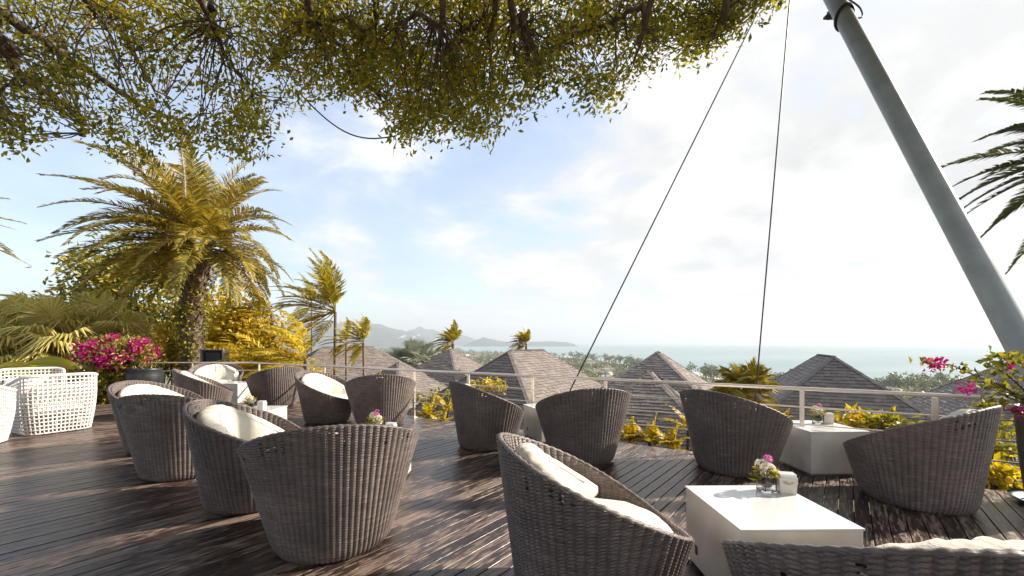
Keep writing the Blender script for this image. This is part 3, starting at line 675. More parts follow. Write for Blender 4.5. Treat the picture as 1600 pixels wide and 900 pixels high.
# --- windblown palms
def base_at(px, Y): x = (px-800)/F*Y; return (x, Y, float(ground_z(x, Y)))
p = at(524, 487, 18.5); pinnate_palm('coconut_palm', 'tall slender palm bent by wind beside the long roof', base_at(522, 18.5), tuple(p), .075, 20, 2.7, M['coco'], .75, .55, .05, 54, .62, .05, hang=.25, blown=(78, 228))
p = at(487, 478, 26); pinnate_palm('coconut_palm', 'thin distant palm behind the tall windblown palm', base_at(487, 26), tuple(p), .045, 11, 2.3, M['coco'], .8, .6, .05, 26, .5, .06, blown=(85, 225))
p = at(568, 536, 17.0); pinnate_palm('areca_palm', 'small palm with orange hanging fronds before the long roof', base_at(570, 17.0), tuple(p), .055, 15, 1.25, M['coco'], .7, .9, -.2, 26, .36, .05, blown=(70, 250))
p = at(541, 537, 18.0); pinnate_palm('areca_palm', 'small sparse palm between the tall palm and the orange one', base_at(541, 18.0), tuple(p), .05, 11, 1.1, M['coco'], .7, .9, -.1, 24, .3, .05, blown=(75, 240))
for pxx, pyy, Y in ((560, 575, 17.0), (536, 570, 18.0)):
    pass
p = at(708, 537, 27.5); pinnate_palm('coconut_palm', 'windblown palm rising behind the pyramid roof peak', base_at(709, 27.5), tuple(p), .1, 18, 1.5, M['coco'], .7, .9, -.2, 24, .45, .08, blown=(60, 215))
p = at(822, 537, 21.5); pinnate_palm('coconut_palm', 'small dark palm poking up over the broad middle roof', base_at(823, 21.5), tuple(p), .08, 16, .95, M['coco'], .7, .7, 0, 20, .34, .07, blown=(70, 230))
p = at(652, 566, 30); fan_palm('silvery fan palm between the two left roofs', base_at(652, 30), tuple(p), 26, 1.3, 1.2, M['silver'], .3, .15, -.4, .15)
for lb, px, py, Y, n, L, ww in (('golden palm clump blown left beside the coconut palm', 478, 563, 13.0, 11, 2.1, 1.6), ('yellow palm clump at the rail right of the golden bush', 430, 576, 13.6, 9, 1.9, 1.4),
        ('orange tinted palm blown over the golden bush', 425, 490, 17, 11, 2.3, 1.5), ('golden palm tuft beside the date palm trunk', 370, 550, 16, 8, 1.7, 1.2)):
    p = at(px, py, Y); pinnate_palm('golden_palm', lb, (p.x, p.y, float(ground_z(p.x, p.y))), tuple(p), .09, n, L, M['gold'], ww, .7, .0, 34, .55, .05, hang=.3)
p = at(1168, 610, 8.6); fan_palm('green and yellow fan palm beyond the rail between two roofs', (p.x, p.y, float(ground_z(p.x, p.y))), tuple(p), 26, .48, .38, M['coco'], .35, .25, -.25, .05)
# palms whose fronds reach in from outside
p = at(1745, 235, 14.0); pinnate_palm('date_palm', 'dark palm whose fronds reach in at the upper right edge', base_at(1760, 14.0), tuple(p), .36, 40, 4.7, M['dark_leaf'], .75, .9, -.5, 62, .72, .085, rtop=.33)
p = at(-150, 345, 12.5); pinnate_palm('date_palm', 'palm whose fronds just reach in at the left edge', base_at(-155, 12.5), tuple(p), .28, 30, 2.6, M['date'], -.1, .8, -.5, 46, .45, .045, rtop=.28)
# --- trees and shrubs behind the rail
def shrub_px(name, label, cat, px, py, Y, rx, rz, ncl, nper, ll, lw, mt, **kw):
    c = at(px, py, Y); k = Y/F; leafy(name, label, cat, (c.x, c.y, float(ground_z(c.x, c.y))), tuple(c), (rx*k, rx*k*.7, rz*k), ncl, nper, ll, lw, mt, **kw)
shrub_px('broadleaf_tree', 'open olive tree behind the date palm trunk, left side', 'tree', 205, 465, 18, 95, 85, 420, 16, .26, .12, M['olive'], spread=.30, nlimb=22, tr=.14, gap=.16)
shrub_px('broadleaf_tree', 'yellow tree with bare pale limbs right of the date palm trunk', 'tree', 385, 525, 17, 62, 52, 300, 18, .22, .10, M['gold'], spread=.24, nlimb=26, tr=.11, gap=.12)
shrub_px('broadleaf_tree', 'golden tree directly behind the grey speaker', 'tree', 335, 520, 19.5, 58, 70, 300, 16, .24, .11, M['gold'], spread=.28, nlimb=16, tr=.12, gap=.08)
shrub_px('garden_shrub', 'olive shrub between the fan palms and the date palm', 'shrub', 255, 545, 15.5, 55, 40, 220, 16, .20, .09, M['olive'], spread=.22, nlimb=10, tr=.05, gap=.0)
shrub_px('garden_shrub', 'golden shrub filling the foot of the date palm', 'shrub', 345, 572, 14.8, 60, 26, 200, 16, .18, .08, M['gold'], spread=.2, nlimb=10, tr=.04)
shrub_px('garden_shrub', 'yellow shrub along the rail below the windblown palms', 'shrub', 440, 583, 14.6, 62, 22, 200, 15, .18, .07, M['gold'], spread=.2, nlimb=10, tr=.04)
shrub_px('garden_shrub', 'low green shrub behind the white basket chairs', 'shrub', 165, 605, 10.2, 46, 34, 160, 14, .15, .07, M['olive'], spread=.14, nlimb=8, tr=.03)
shrub_px('garden_shrub', 'dark green shrub below the left fan palms', 'shrub', 60, 590, 12.0, 85, 30, 240, 14, .18, .08, M['olive'], spread=.2, nlimb=8, tr=.04)
for lb, px, py, Y, h in (('yellow column shaped plant beside the bougainvillea', 252, 535, 13.2, 32), ('second column shaped plant right of the yellow one', 268, 548, 13.6, 24)):
    shrub_px('column_plant', lb, 'plant', px, py, Y, 7, h, 90, 14, .10, .05, M['gold'], spread=.05, nlimb=4, tr=.03)
# --- bougainvillea with black pot at the left end of the rail
def lathe_pot(name, label, loc, prof, mt, saucer=None):
    r_ = empty(name, loc, 0, label, 'plant pot'); MB().lathe(prof, 32).build('bowl', mt, r_, True); zt_ = prof[-1][1]
    MB().lathe([(0, zt_), (prof[-1][0], zt_-.001)], 24).build('soil', M['soil'], r_)
    if saucer: MB().lathe(saucer, 32).build('saucer', M['saucer'], r_, True)
    return r_
pc = at(226, 598, 10.2); lathe_pot('flower_pot', 'black round pot under the magenta bougainvillea', (pc.x, pc.y, .0), [(.2, 0), (.25, .03), (.37, .45), (.38, .66), (.34, .78), (.37, .82), (.32, .82), (.31, .74)], M['pot'])
c = at(183, 553, 10.2); leafy('bougainvillea', 'magenta bougainvillea bush growing from the black round pot', 'shrub', (pc.x, pc.y, .76), tuple(c), (.80, .55, .47), 130, 12, .11, .055, M['olive'], .13, 16, .035, .0, .3, flowers=(M['magenta'], 46, 38, .09, .06))
# banana and croton at far left
r_ = empty('banana_plant', base_at(85, 10.4), 0, 'banana plant with broad yellow green leaves behind the white chairs', 'plant'); b0 = np.array(r_.location)
for a, l, px, py in ((-1, 1.3, 130, 592), (-.5, 1.2, 120, 580), (-1, 1.0, 60, 588), (.3, .9, 110, 595)):
    p0 = np.array(at(px, py, 10.4)); d = unit(np.array([-1 if px > 100 else -.7, -.25, .42 if a < 0 else .2])); n = 12; V = np.zeros((n, 5, 3)); sd = unit(np.cross(d, [0, 1, .25]))
    for i in range(n):
        s_ = i/(n-1); cpt = p0+d*l*s_+np.array([0, 0, -.3*s_*s_]); wd = .20*math.sin(min(1, s_*1.02+.04)*math.pi)**.6+.004
        for j in range(5): q_ = (j-2)/2; V[i, j] = cpt+sd*wd*q_+np.array([0, .07*abs(q_), .05*abs(q_)])*1.0
    MB().grid(V).build('leaf', M['banana'], r_, True, b0)
    MB().tube([b0, (b0+p0)/2+np.array([.05, 0, .1]), p0], [.05, .03, .012], 6).build('stalk', M['banana'], r_, True, b0)
r_ = empty('croton_plant', base_at(88, 9.8), 0, 'row of orange leaves showing above the white basket chair', 'plant'); b0 = np.array(r_.location); mb = MB(); P = []
for k in range(70): P.append(np.array(at(66+rng.random()*46, 598-rng.random()*14, 9.7+rng.random()*.3)))
P = np.array(P); MB().quads(leaf_quads(P, rng.normal(size=P.shape)*.5+[-.4, 0, .6], .2, .09)).build('leaves', M['orange'], r_, False, b0)
for k in range(6): mb.tube([b0+rng.normal(size=3)*[.2, .1, 0], P[k*9]], [.02, .008], 5)
mb.build('stem', M['bark'], r_, True, b0)
# --- plants along the outside of the deck edge
def tuft(name, label, px, py, Y, n, L, mt, cat='plant', lw=.05):
    c = at(px, py, Y); b = (c.x, c.y, float(ground_z(c.x, c.y))); root = empty(name, b, 0, label, cat); b0 = np.array(b)
    st = np.array([c.x, c.y, c.z-L*.35])
    MB().tube([b0, (b0+st)/2, st+np.array([0, 0, .02])], [.03, .028, .02], 6).build('stem', M['bark'], root, True, b0)
    for d in hemi_dirs(n, .0):
        mb = MB(); frond_mesh(mb, st+rng.normal(size=3)*.03, d, L*rng.uniform(.8, 1.15), .9, .5, 20, L*.24, lw, .2, .15, .2); mb.build('frond', mt, root, False, b0)
for lb, px, py, Y, n, L in (('yellow fern clump below the rail left of centre', 668, 640, 8.4, 14, .5), ('small yellow fern beside the post left of centre', 700, 632, 8.6, 10, .42), ('golden fern under the long roof by the rail', 590, 594, 11.0, 12, .5),
        ('yellow tuft against the rail left of the middle chair', 690, 655, 7.85, 10, .36), ('bright yellow fern tuft behind the back-turned middle chair', 985, 672, 6.45, 16, .42), ('golden fern tuft at the deck edge in the middle', 1015, 676, 6.4, 15, .45),
        ('yellow green fern left of the chair before the fan palm', 1050, 684, 6.2, 14, .42), ('upright green fern behind the chair before the fan palm', 1075, 655, 6.6, 12, .5), ('small fern behind the far white table', 1215, 650, 6.0, 8, .35)):
    tuft('yellow_fern', lb, px, py, Y, n, L, M['gold'], 'fern', .035)
for lb, px, py, Y, rx, rz in (('flowering croton with yellow leaves right of the far white table', 1335, 664, 5.4, 30, 16), ('yellow leaved shrub below the long rail at the right', 1385, 660, 5.2, 26, 18), ('leggy yellow shrub between the wide chair and the tall pot', 1560, 690, 4.9, 34, 50), ('low yellow plant at the deck corner by the tall pot', 1556, 738, 4.45, 22, 14),
        ('low bush in front of the long left roof', 690, 622, 9.2, 40, 14), ('bush behind the middle side-view chair', 765, 600, 10.5, 30, 12)):
    shrub_px('yellow_shrub', lb, 'shrub', px, py, Y, rx, rz, 28, 8, .13, .05, M['olive' if px in (1385, 1560, 690) else 'gold'], spread=.07, nlimb=12, tr=.014, flowers=(M['white_petal'], 5, 12, .04, .03) if px in (1335, 1385, 1560) else None)
# --- tall pot with bougainvillea at the right edge
lathe_pot('tall_pot', 'tall dark pot standing on a teal saucer by the rail', (4.80, 3.62, 0), [(.14, .03), (.17, .04), (.215, .5), (.235, .84), (.25, .88), (.22, .88), (.205, .82)], M['pot'], [(0, .004), (.2, .004), (.25, .035), (.26, .05), (.24, .05), (.19, .02)])
bz = np.array([4.80, 3.62, .82]); r_ = empty('bougainvillea', bz, 0, 'bougainvillea with arching thin branches in the tall dark pot', 'shrub')
br = [[(1600, 655), (1575, 608), (1525, 586), (1482, 570), (1438, 567)], [(1605, 650), (1590, 600), (1560, 575), (1545, 562)], [(1605, 650), (1580, 615), (1540, 600), (1515, 606)], [(1602, 655), (1575, 640), (1545, 638), (1530, 632)], [(1608, 650), (1610, 600), (1600, 570), (1575, 556), (1550, 558)], [(1610, 650), (1630, 590), (1650, 560)], [(1600, 655), (1590, 625), (1556, 612)]]
mb = MB(); LP = []; FP = []
for k, b_ in enumerate(br):
    pts = [np.array(at(x, y, 3.66-.12*math.sin(k*2.0)*i/3)) for i, (x, y) in enumerate(b_)]; pts[0] = bz+np.array([.02*k-.06, 0, 0])
    pp = []
    for i in range(len(pts)-1):
        for s_ in np.linspace(0, 1, 6)[:-1]: pp.append(pts[i]*(1-s_)+pts[i+1]*s_+rng.normal(size=3)*.006)
    pp.append(pts[-1]); mb.tube(pp, np.linspace(.012, .003, len(pp)), 5)
    for i, q_ in enumerate(pp[4:]):
        for _ in range(3): LP.append(q_+rng.normal(size=3)*.03)
for px, py, n, sp_ in ((1465, 567, 44, .045), (1452, 572, 14, .03), (1470, 574, 14, .03), (1505, 608, 34, .032), (1522, 608, 24, .026), (1576, 571, 22, .028), (1590, 640, 34, .036), (1600, 646, 24, .03)):
    FP.append(np.array([np.array(at(px, py, 3.6))+rng.normal(size=3)*sp_*.75 for _ in range(int(n*.7))]))
mb.build('branch', M['bark'], r_, True, bz); LP = np.array(LP)
MB().quads(leaf_quads(LP, rng.normal(size=LP.shape), .075*rng.uniform(.6, 1.1, len(LP)), .045)).build('leaves', M['olive'], r_, False, bz)
for q_ in FP: MB().quads(leaf_quads(q_, rng.normal(size=q_.shape), .036, .03)).build('flower_cluster', M['magenta'], r_, False, bz, kind='stuff')
# ------------------------------------------------------------------ overhanging canopy tree (trunk behind the camera)
CP = np.array([(-60, -50), (-60, 225), (0, 232), (40, 212), (120, 205), (180, 238), (240, 256), (300, 242), (345, 236), (395, 238), (425, 188), (455, 172), (470, 142), (540, 137), (590, 165), (625, 208), (655, 217), (700, 204), (740, 220), (775, 195), (830, 165), (880, 112), (892, 152), (920, 158), (965, 148), (990, 120), (1010, 100), (1065, 88), (1100, 78), (1150, 45), (1215, 2), (1250, -50)], float)
def inside(px, py, P=CP):
    x, y = P[:, 0], P[:, 1]; x2, y2 = np.roll(x, -1), np.roll(y, -1)
    c = ((y > py) != (y2 > py)) & (px < (x2-x)*(py-y)/(y2-y+1e-9)+x); return c.sum() % 2 == 1
GAPS = [(240, 128, 95, 40, .9), (345, 110, 60, 45, .5), (60, 70, 60, 40, .35), (850, 25, 40, 25, .6), (450, 160, 45, 25, .5), (150, 60, 40, 30, .4), (60, 170, 50, 25, .4), (900, 90, 40, 25, .3), (720, 60, 40, 20, .35), (610, 120, 35, 20, .3)]
limbs = [[(-60, -15, 5), (0, 20, 5.4), (65, 65, 5.9), (110, 92, 6.3), (170, 133, 6.8), (225, 165, 7.3), (275, 185, 7.7), (330, 178, 7.9)],
 [(-50, 35, 5), (0, 62, 5.3), (22, 90, 5.6), (32, 120, 5.8), (70, 145, 6.3), (120, 180, 6.9), (130, 208, 7.2)], [(32, 120, 5.8), (8, 135, 5.7), (0, 168, 5.7)],
 [(120, -20, 5.1), (165, 30, 5.8), (198, 60, 6.2), (215, 95, 6.6), (235, 135, 7.1), (268, 158, 7.5)],
 [(590, -20, 4.8), (500, 31, 5.6), (440, 75, 6.3), (428, 100, 6.6)], [(690, -20, 4.5), (650, 20, 5), (600, 48, 5.6), (555, 60, 6)],
 [(775, -20, 4.8), (730, 40, 5.6), (706, 78, 6.2), (706, 125, 6.9), (680, 152, 7.2), (648, 182, 7.6)], [(795, -25, 4.6), (815, 25, 5.2), (822, 55, 5.6), (828, 80, 6)],
 [(1020, -20, 4.5), (1000, 8, 4.9), (955, 36, 5.5), (905, 52, 6), (870, 76, 6.5), (832, 98, 6.8)], [(1138, -25, 4.6), (1128, 20, 5.2), (1112, 48, 5.8)], [(300, -25, 4.8), (330, 40, 5.6), (360, 95, 6.4), (395, 150, 7.2)], [(470, -25, 4.7), (520, 60, 5.8), (560, 110, 6.5), (600, 160, 7.2)]]
hub = np.array([-1.2, -5.5, 6.2]); tr0 = np.array([-1.2, -5.8, -.45])
ct = empty('canopy_tree', tr0, 0, 'large tree overhead whose leafy branches hang across the top', 'tree')
MB().tube([tr0, tr0+[0.05, 0, 2], tr0+[-.05, .1, 4.5], hub], [.42, .33, .3, .26], 12).build('trunk', M['bark'], ct, True, tr0)
LPTS = []
def smooth_path(P, n=5):
    P = np.array(P, float); o = []
    for i in range(len(P)-1):
        p0, p1, p2, p3 = P[max(i-1, 0)], P[i], P[i+1], P[min(i+2, len(P)-1)]
        for s_ in np.linspace(0, 1, n, endpoint=False): o.append(.5*((2*p1)+(-p0+p2)*s_+(2*p0-5*p1+4*p2-p3)*s_**2+(-p0+3*p1-3*p2+p3)*s_**3))
    o.append(P[-1]); return np.array(o)
for i, lm in enumerate(limbs):
    P = [np.array(at(*q_)) for q_ in lm]; big = i < 2
    if i != 2: P = [hub, hub*.5+P[0]*.5+np.array([0, 0, .8])]+P
    pp = smooth_path(P); jit = rng.normal(size=pp.shape)*.025; jit[0] = 0; pp = pp+jit
    nf = 0 if i == 2 else 10; rr_ = np.concatenate([np.linspace(.16, .085 if big else .042, nf), np.linspace(.085 if big else .038, .011, len(pp)-nf)])
    MB().tube(pp, rr_, 8).build('limb', M['bark'], ct, True, tr0); LPTS.append(pp[8:])
for ex in ([(2.0, -1.0, 7.6), (5.0, 3.2, 7.8), (6.4, 4.6, 7.7), (8.0, 5.4, 7.5)], [(1.5, 0.5, 7.7), (3.6, 3.4, 7.7), (4.6, 4.6, 7.6)]):  # extra limbs added to carry the unseen shading clusters
    pp = smooth_path([hub, *[np.array(q_) for q_ in ex]]); MB().tube(pp, np.linspace(.14, .02, len(pp)), 8).build('limb', M['bark'], ct, True, tr0); LPTS.append(pp[6:])
LPTS = np.concatenate(LPTS)
cl = []
while len(cl) < 2150:
    px, py = rng.uniform(-60, 1250), rng.uniform(-50, 258)
    if not inside(px, py): continue
    pr = 1.0
    for gx, gy, ax, ay, am in GAPS:
        q_ = ((px-gx)/ax)**2+((py-gy)/ay)**2; pr *= 1-am*math.exp(-q_*1.2)
    if mn.noise(Vector((px*.022, py*.03, 2.2))) < -.12: pr *= .22
    if px < 430: pr *= .5
    if rng.random() > pr: continue
    cl.append(np.array(at(px, py, rng.uniform(5.0, 7.9))))
NVIS = len(cl)
for _ in range(5200):                     # crown above and behind the frame, thickened to shade the left deck
    x, y = rng.uniform(-11, 5.2), rng.uniform(-8, 4.4); z = rng.uniform(5.6, 8.2)
    if y > 0 and (z-CH)/max(y, .1) < .95 or (x > 3.6 and y > 3.9): continue
    if mn.noise(Vector((x*.6, y*.6, 1))) < -.1: continue
    cl.append(np.array([x, y, z]))
for _ in range(1100):                     # unseen leaf clusters added high on the right to shade the left deck
    x, y = rng.uniform(3.8, 8.4), rng.uniform(3.0, 6.2); z = rng.uniform(6.9, 8.3)
    if (z-CH)/y < .97: continue
    cl.append(np.array([x, y, z]))
cl = np.array(cl); tw = MB(); near = []
for i, q_ in enumerate(cl):
    j = np.argmin(np.linalg.norm(LPTS-q_, axis=1)); b_ = LPTS[j]; near.append(b_)
    if (i % 3 == 0 or np.linalg.norm(b_-q_) < .7) and (i < NVIS or np.linalg.norm(b_-q_) < 1.6):
        mdl = (b_+q_)/2+rng.normal(size=3)*.10; tw.tube(smooth_path([b_, mdl, q_], 3), np.linspace(.012, .004, 7), 4, False)
tw.build('twig', M['bark'], ct, False, tr0, kind='stuff')
near = np.array(near); nper = 19
P = np.repeat(cl, nper, 0)+rng.normal(size=(len(cl)*nper, 3))*np.array([.15, .15, .09]); gd = np.repeat(unit(cl-near), nper, 0)
D = rng.normal(size=P.shape)*.8+gd*.6+WIND*.7
big = np.repeat(np.where(np.arange(len(cl)) < NVIS, 1.0, 1.75), nper)   # unseen clusters get larger leaves to close gaps in the deck's shade
MB().quads(leaf_quads(P, D, .092*big*rng.uniform(.55, 1.35, len(P)), .040*big*rng.uniform(.75, 1.25, len(P)))).build('crown', M['canopy'], ct, False, tr0, kind='stuff')
# cable with a sag and small lamp holders hanging in the tree
A, B = np.array(at(463, 140, 6.6)), np.array(at(620, 212, 7.0)); pts = [A*(1-s_)+B*s_+np.array([0, 0, -.33*math.sin(s_*math.pi)]) for s_ in np.linspace(0, 1, 18)]
MB().tube(pts, .011, 6).build('hanging_cable', M['wire'], None, True, A, label='dark cable sagging below the tree branches against the sky', cat='cable')
A = np.array(at(617, 212, 7.0)); MB().tube(smooth_path([A, A+[.02, 0, -.12], A+[-.02, 0, -.24], A+[-.03, 0, -.36]], 4), np.linspace(.009, .003, 13), 5).build('dangling_twig', M['bark'], None, True, A, label='thin dry twig dangling at the end of the sagging cable', cat='twig')
LG = 'small black lamps hung in the tree'
def lamp(px, py, Y, lb):
    p = np.array(at(px, py, Y)); r_ = empty('tree_lamp', p, 0, lb, 'lamp', LG)
    MB().lathe([(0, .06), (.022, .06), (.028, .03), (.05, .0), (.055, -.07), (.045, -.075), (.0, -.06)], 14).build('lamp_body', M['black'], r_, True)
    MB().tube([(0, 0, .05), (.01, 0, .25), (0, .02, .5)], .005, 5).build('cord', M['wire'], r_, True)
lamp(822, 55, 5.6, 'black lamp in the branches near the bright sky at the centre right'); lamp(285, 199, 7.5, 'black lamp above the shaggy pale rope in front of the date palm'); lamp(128, 206, 7.2, 'black lamp at the lower end of the left branch'); lamp(708, 180, 7.2, 'black lamp among the low drooping leaves at the centre'); lamp(331, 8, 5.2, 'black lamp high in the dense leaves at the top')
A = np.array(at(284, 203, 7.5)); pts = smooth_path([A, A+[.0, 0, -.4], A+[.05, 0, -.85], A+[.06, 0, -1.2]], 6)
mb = MB().tube(pts, .012, 6)
for q_ in pts:
    for _ in range(22): d = unit(rng.normal(size=3)+[0, 0, -.8]); mb.tube([q_+rng.normal(size=3)*.01, q_+d*.05], [.003, .001], 3, False)
M['rope'] = plain('frayed_rope', (.5, .42, .34), .9); mb.build('frayed_rope', M['rope'], None, False, A, label='pale frayed rope hanging in front of the date palm', cat='rope')
# ------------------------------------------------------------------ leaning mast and guy wires
m0, m1 = np.array([5.24, 3.60, 0.0]), np.array([5.09, 7.3, 8.8]); mr_ = empty('mast', m0, 0, 'leaning grey painted steel mast at the right', 'mast')
MB().tube([m0+(m1-m0)*k/10 for k in range(11)], .118, 28).build('pole', M['mast'], mr_, True, m0)
md = unit(m1-m0)
def ring(s_, r, h, mt, nm): c = m0+(m1-m0)*s_; MB().tube([c-md*h/2, c+md*h/2], r, 28).build(nm, mt, mr_, True, m0)
def mast_s(py):                          # mast parameter seen at photo row py
    return min(np.linspace(0, 1, 2001), key=lambda s_: abs(HY-((m0+(m1-m0)*s_)[2]-CH)/(m0+(m1-m0)*s_)[1]*F-py))
ring(mast_s(80), .1195, .02, M['mast'], 'weld_seam'); ring(0.012, .19, .03, M['steel'], 'base_flange'); ring(1, .16, .08, M['mast'], 'head_cap')
sd = unit(np.cross(md, [0, 0, 1.])); fw = np.cross(sd, md); c = m0+(m1-m0)*mast_s(28)
mb = MB()
for k in range(2): mb.tube([c+md*(.03*k+.10*math.sin(a))+(sd*math.cos(a)+fw*math.sin(a))*.132 for a in np.linspace(0, 6.283, 30)], .014, 6)
mb.tube(smooth_path([c+sd*.16, c+sd*.30+md*.05, c+sd*.34+md*.3, c+sd*.2+md*.55], 5), .012, 6)
mb.tube(smooth_path([c-fw*.16+sd*.05, c+sd*.25-fw*.2+md*.12, c+sd*.30-fw*.1+md*.45], 5), .009, 6); mb.build('cable_wrap', M['black'], mr_, True, m0)
mb = MB(); c2 = m0+(m1-m0)*mast_s(8); mb.box(c2-fw*.17+sd*.05, (.26, .06, .035)); mb.box(c2-fw*.17+sd*.02+md*.06, (.05, .06, .12)); mb.build('bracket', M['black'], mr_, False, m0)
for lb, px, py, Y in (('slanting guy wire from the mast down behind the middle chair', 862, 668, 6.55), ('steep guy wire from the mast down to the fan palm', 1176, 672, 6.9)):
    q_ = np.array(at(px, py, Y)); q_[2] = max(q_[2], float(ground_z(q_[0], q_[1]))+.02) if False else q_[2]; hd = m1-md*.25+np.array([-.13, -.02, 0])
    r_ = empty('guy_wire', q_, 0, lb, 'cable'); MB().tube([q_+(hd-q_)*k/8 for k in range(9)], .0115, 6).build('rope', M['wire'], r_, True, q_)
    d = unit(hd-q_); MB().tube([q_, q_+d*.35], [.024, .024], 8).build('turnbuckle', M['steel'], r_, True, q_)
    gz = float(ground_z(q_[0], q_[1])); MB().box((q_[0], q_[1], (gz+q_[2])/2), (.09, .09, abs(q_[2]-gz)+.06)).build('anchor', M['steel'], r_, False, q_)
# ------------------------------------------------------------------ table decorations
def vase(loc, rz, label, s=1.0, pink=True, tall=False):
    r_ = empty('flower_vase', loc, rz, label, 'flower vase', 'flower vases on the white tables'); h = .10*s; wv = .092*s
    g = MB(); 
    for sx, sy, dx, dy in ((1, 0, .006, wv), (-1, 0, .006, wv), (0, 1, wv-.012, .006), (0, -1, wv-.012, .006)): g.box((sx*(wv/2-.003), sy*(wv/2-.003), h/2+.012), (dx, dy, h))
    g.box((0, 0, .006), (wv, wv, .012)); g.build('glass', M['glass'], r_)
    MB().lathe([(0, .03), (.028*s, .03), (.034*s, .035), (.036*s, h*.95), (0, h*.93)], 14).build('inner_pot', M['innerpot'], r_, True)
    def cluster(c, rd, n, mt, nm, ps):
        P = []; D = []
        for _ in range(n):
            d = unit(rng.normal(size=3)+[0, -.2, .4]); b_ = np.array(c)+d*rd
            sd_ = unit(np.cross(d, rng.normal(size=3))); s2 = np.cross(d, sd_)
            for k in range(6): a = k/6*6.283; P.append(b_); D.append(sd_*math.cos(a)+s2*math.sin(a)+d*.25)
        P = np.array(P); MB().quads(leaf_quads(P, np.array(D), ps, ps*.6)).build(nm, mt, r_)
        return P
    cluster((.012*s, 0, h+.050*s), .050*s, 46, M['white_petal'], 'white_blooms', .021*s)
    cluster((-.035*s, 0, h+.095*s), .040*s, 30, M['white_petal'], 'white_blooms', .019*s)
    if pink: cluster((.005, -.005, h+.135*s), .026*s, 16, M['pinkp'], 'pink_blooms', .018*s)
    st = MB(); P = []; D = []
    for k in range(16):
        a = k*2.4; e = np.array([math.cos(a)*.05, math.sin(a)*.05, h+.05+.05*rng.random()])*s; st.tube([(0, 0, h*.6), e*.5+[0, 0, .03], e], [.002, .002, .001], 4, False)
        for _ in range(3): P.append(e*[.8, .8, .9]); D.append(np.array([math.cos(a), math.sin(a), .2])+rng.normal(size=3)*.4)
    for k in range(7): P.append(np.array([-.03, 0, h*.9])*s); D.append(np.array([-1, rng.normal()*.35, .5+.25*rng.normal()]))
    if tall: P += [np.array([-.03, 0, h+.02])*s]*4; D += [np.array([-.5, .1, 1]), np.array([-.7, -.2, .8]), np.array([-.3, 0, 1.2]), np.array([-.8, .2, .6])]
    st.build('stem', M['dark_leaf'], r_); P = np.array(P); MB().quads(leaf_quads(P, np.array(D), .075*s*np.where(np.arange(len(P)) >= 48, 1.5, .8), .02*s)).build('leaves', M['olive'], r_)
def napkins(loc, rz, label, script=True):
    r_ = empty('napkin_box', loc, rz, label, 'napkin box', 'white napkin boxes on the tables')
    V = np.array([(-.045, -.035, 0), (.045, -.035, 0), (.045, .035, 0), (-.045, .035, 0), (-.052, -.038, .105), (.052, -.038, .105), (.052, .038, .10), (-.052, .038, .10)])
    MB().add(V, [[0, 3, 2, 1], [0, 1, 5, 4], [1, 2, 6, 5], [2, 3, 7, 6], [3, 0, 4, 7], [4, 5, 6, 7]]).build('holder', M['tablebody'], r_)
    for k in range(7):
        y = -.030+k*.010; MB().box((rng.normal()*.001, y, .10), (.092, .004, .05+.004*rng.random()), 0).build('napkin', M['paper'], r_)
    if script:                           # the small handwritten mark on the front
        pts = [(-.030+.06*s_, -.0378-.003*(.075+.010*math.sin(s_*26))/.105-.0006, .072+.011*math.sin(s_*26)*(1-.6*s_)+.004*math.sin(s_*9)) for s_ in np.linspace(0, 1, 60)]
        MB().tube(pts, .0009, 4, False).build('script_mark', M['black'], r_)
ZT = TH+.003
vase((1.655, 2.665, ZT), .1, 'square glass vase of white and pink flowers on the nearest table', .88); napkins((1.765, 2.635, ZT), R(-14), 'white napkin box beside the vase on the nearest table')
vase((3.66, 4.90, ZT), .2, 'glass vase of white and pink flowers on the far right table', .9); napkins((3.78, 4.90, ZT), R(-20), 'napkin box on the far right table', False)
vase((-1.44, 4.36, ZT), .1, 'vase with tall white flowers behind the front left chair', .95, True, True); napkins((-1.27, 4.30, ZT), R(-12), 'napkin box behind the front left chair', False)
vase((.735, 6.35, ZT), .1, 'vase of pale flowers behind the back-turned middle chair', .95, False, True)
vase((-3.79, 5.95, ZT), .1, 'small pot of white flowers on the left group table', .9, False); napkins((-3.62, 5.93, ZT), R(-10), 'napkin box on the left group table', False)
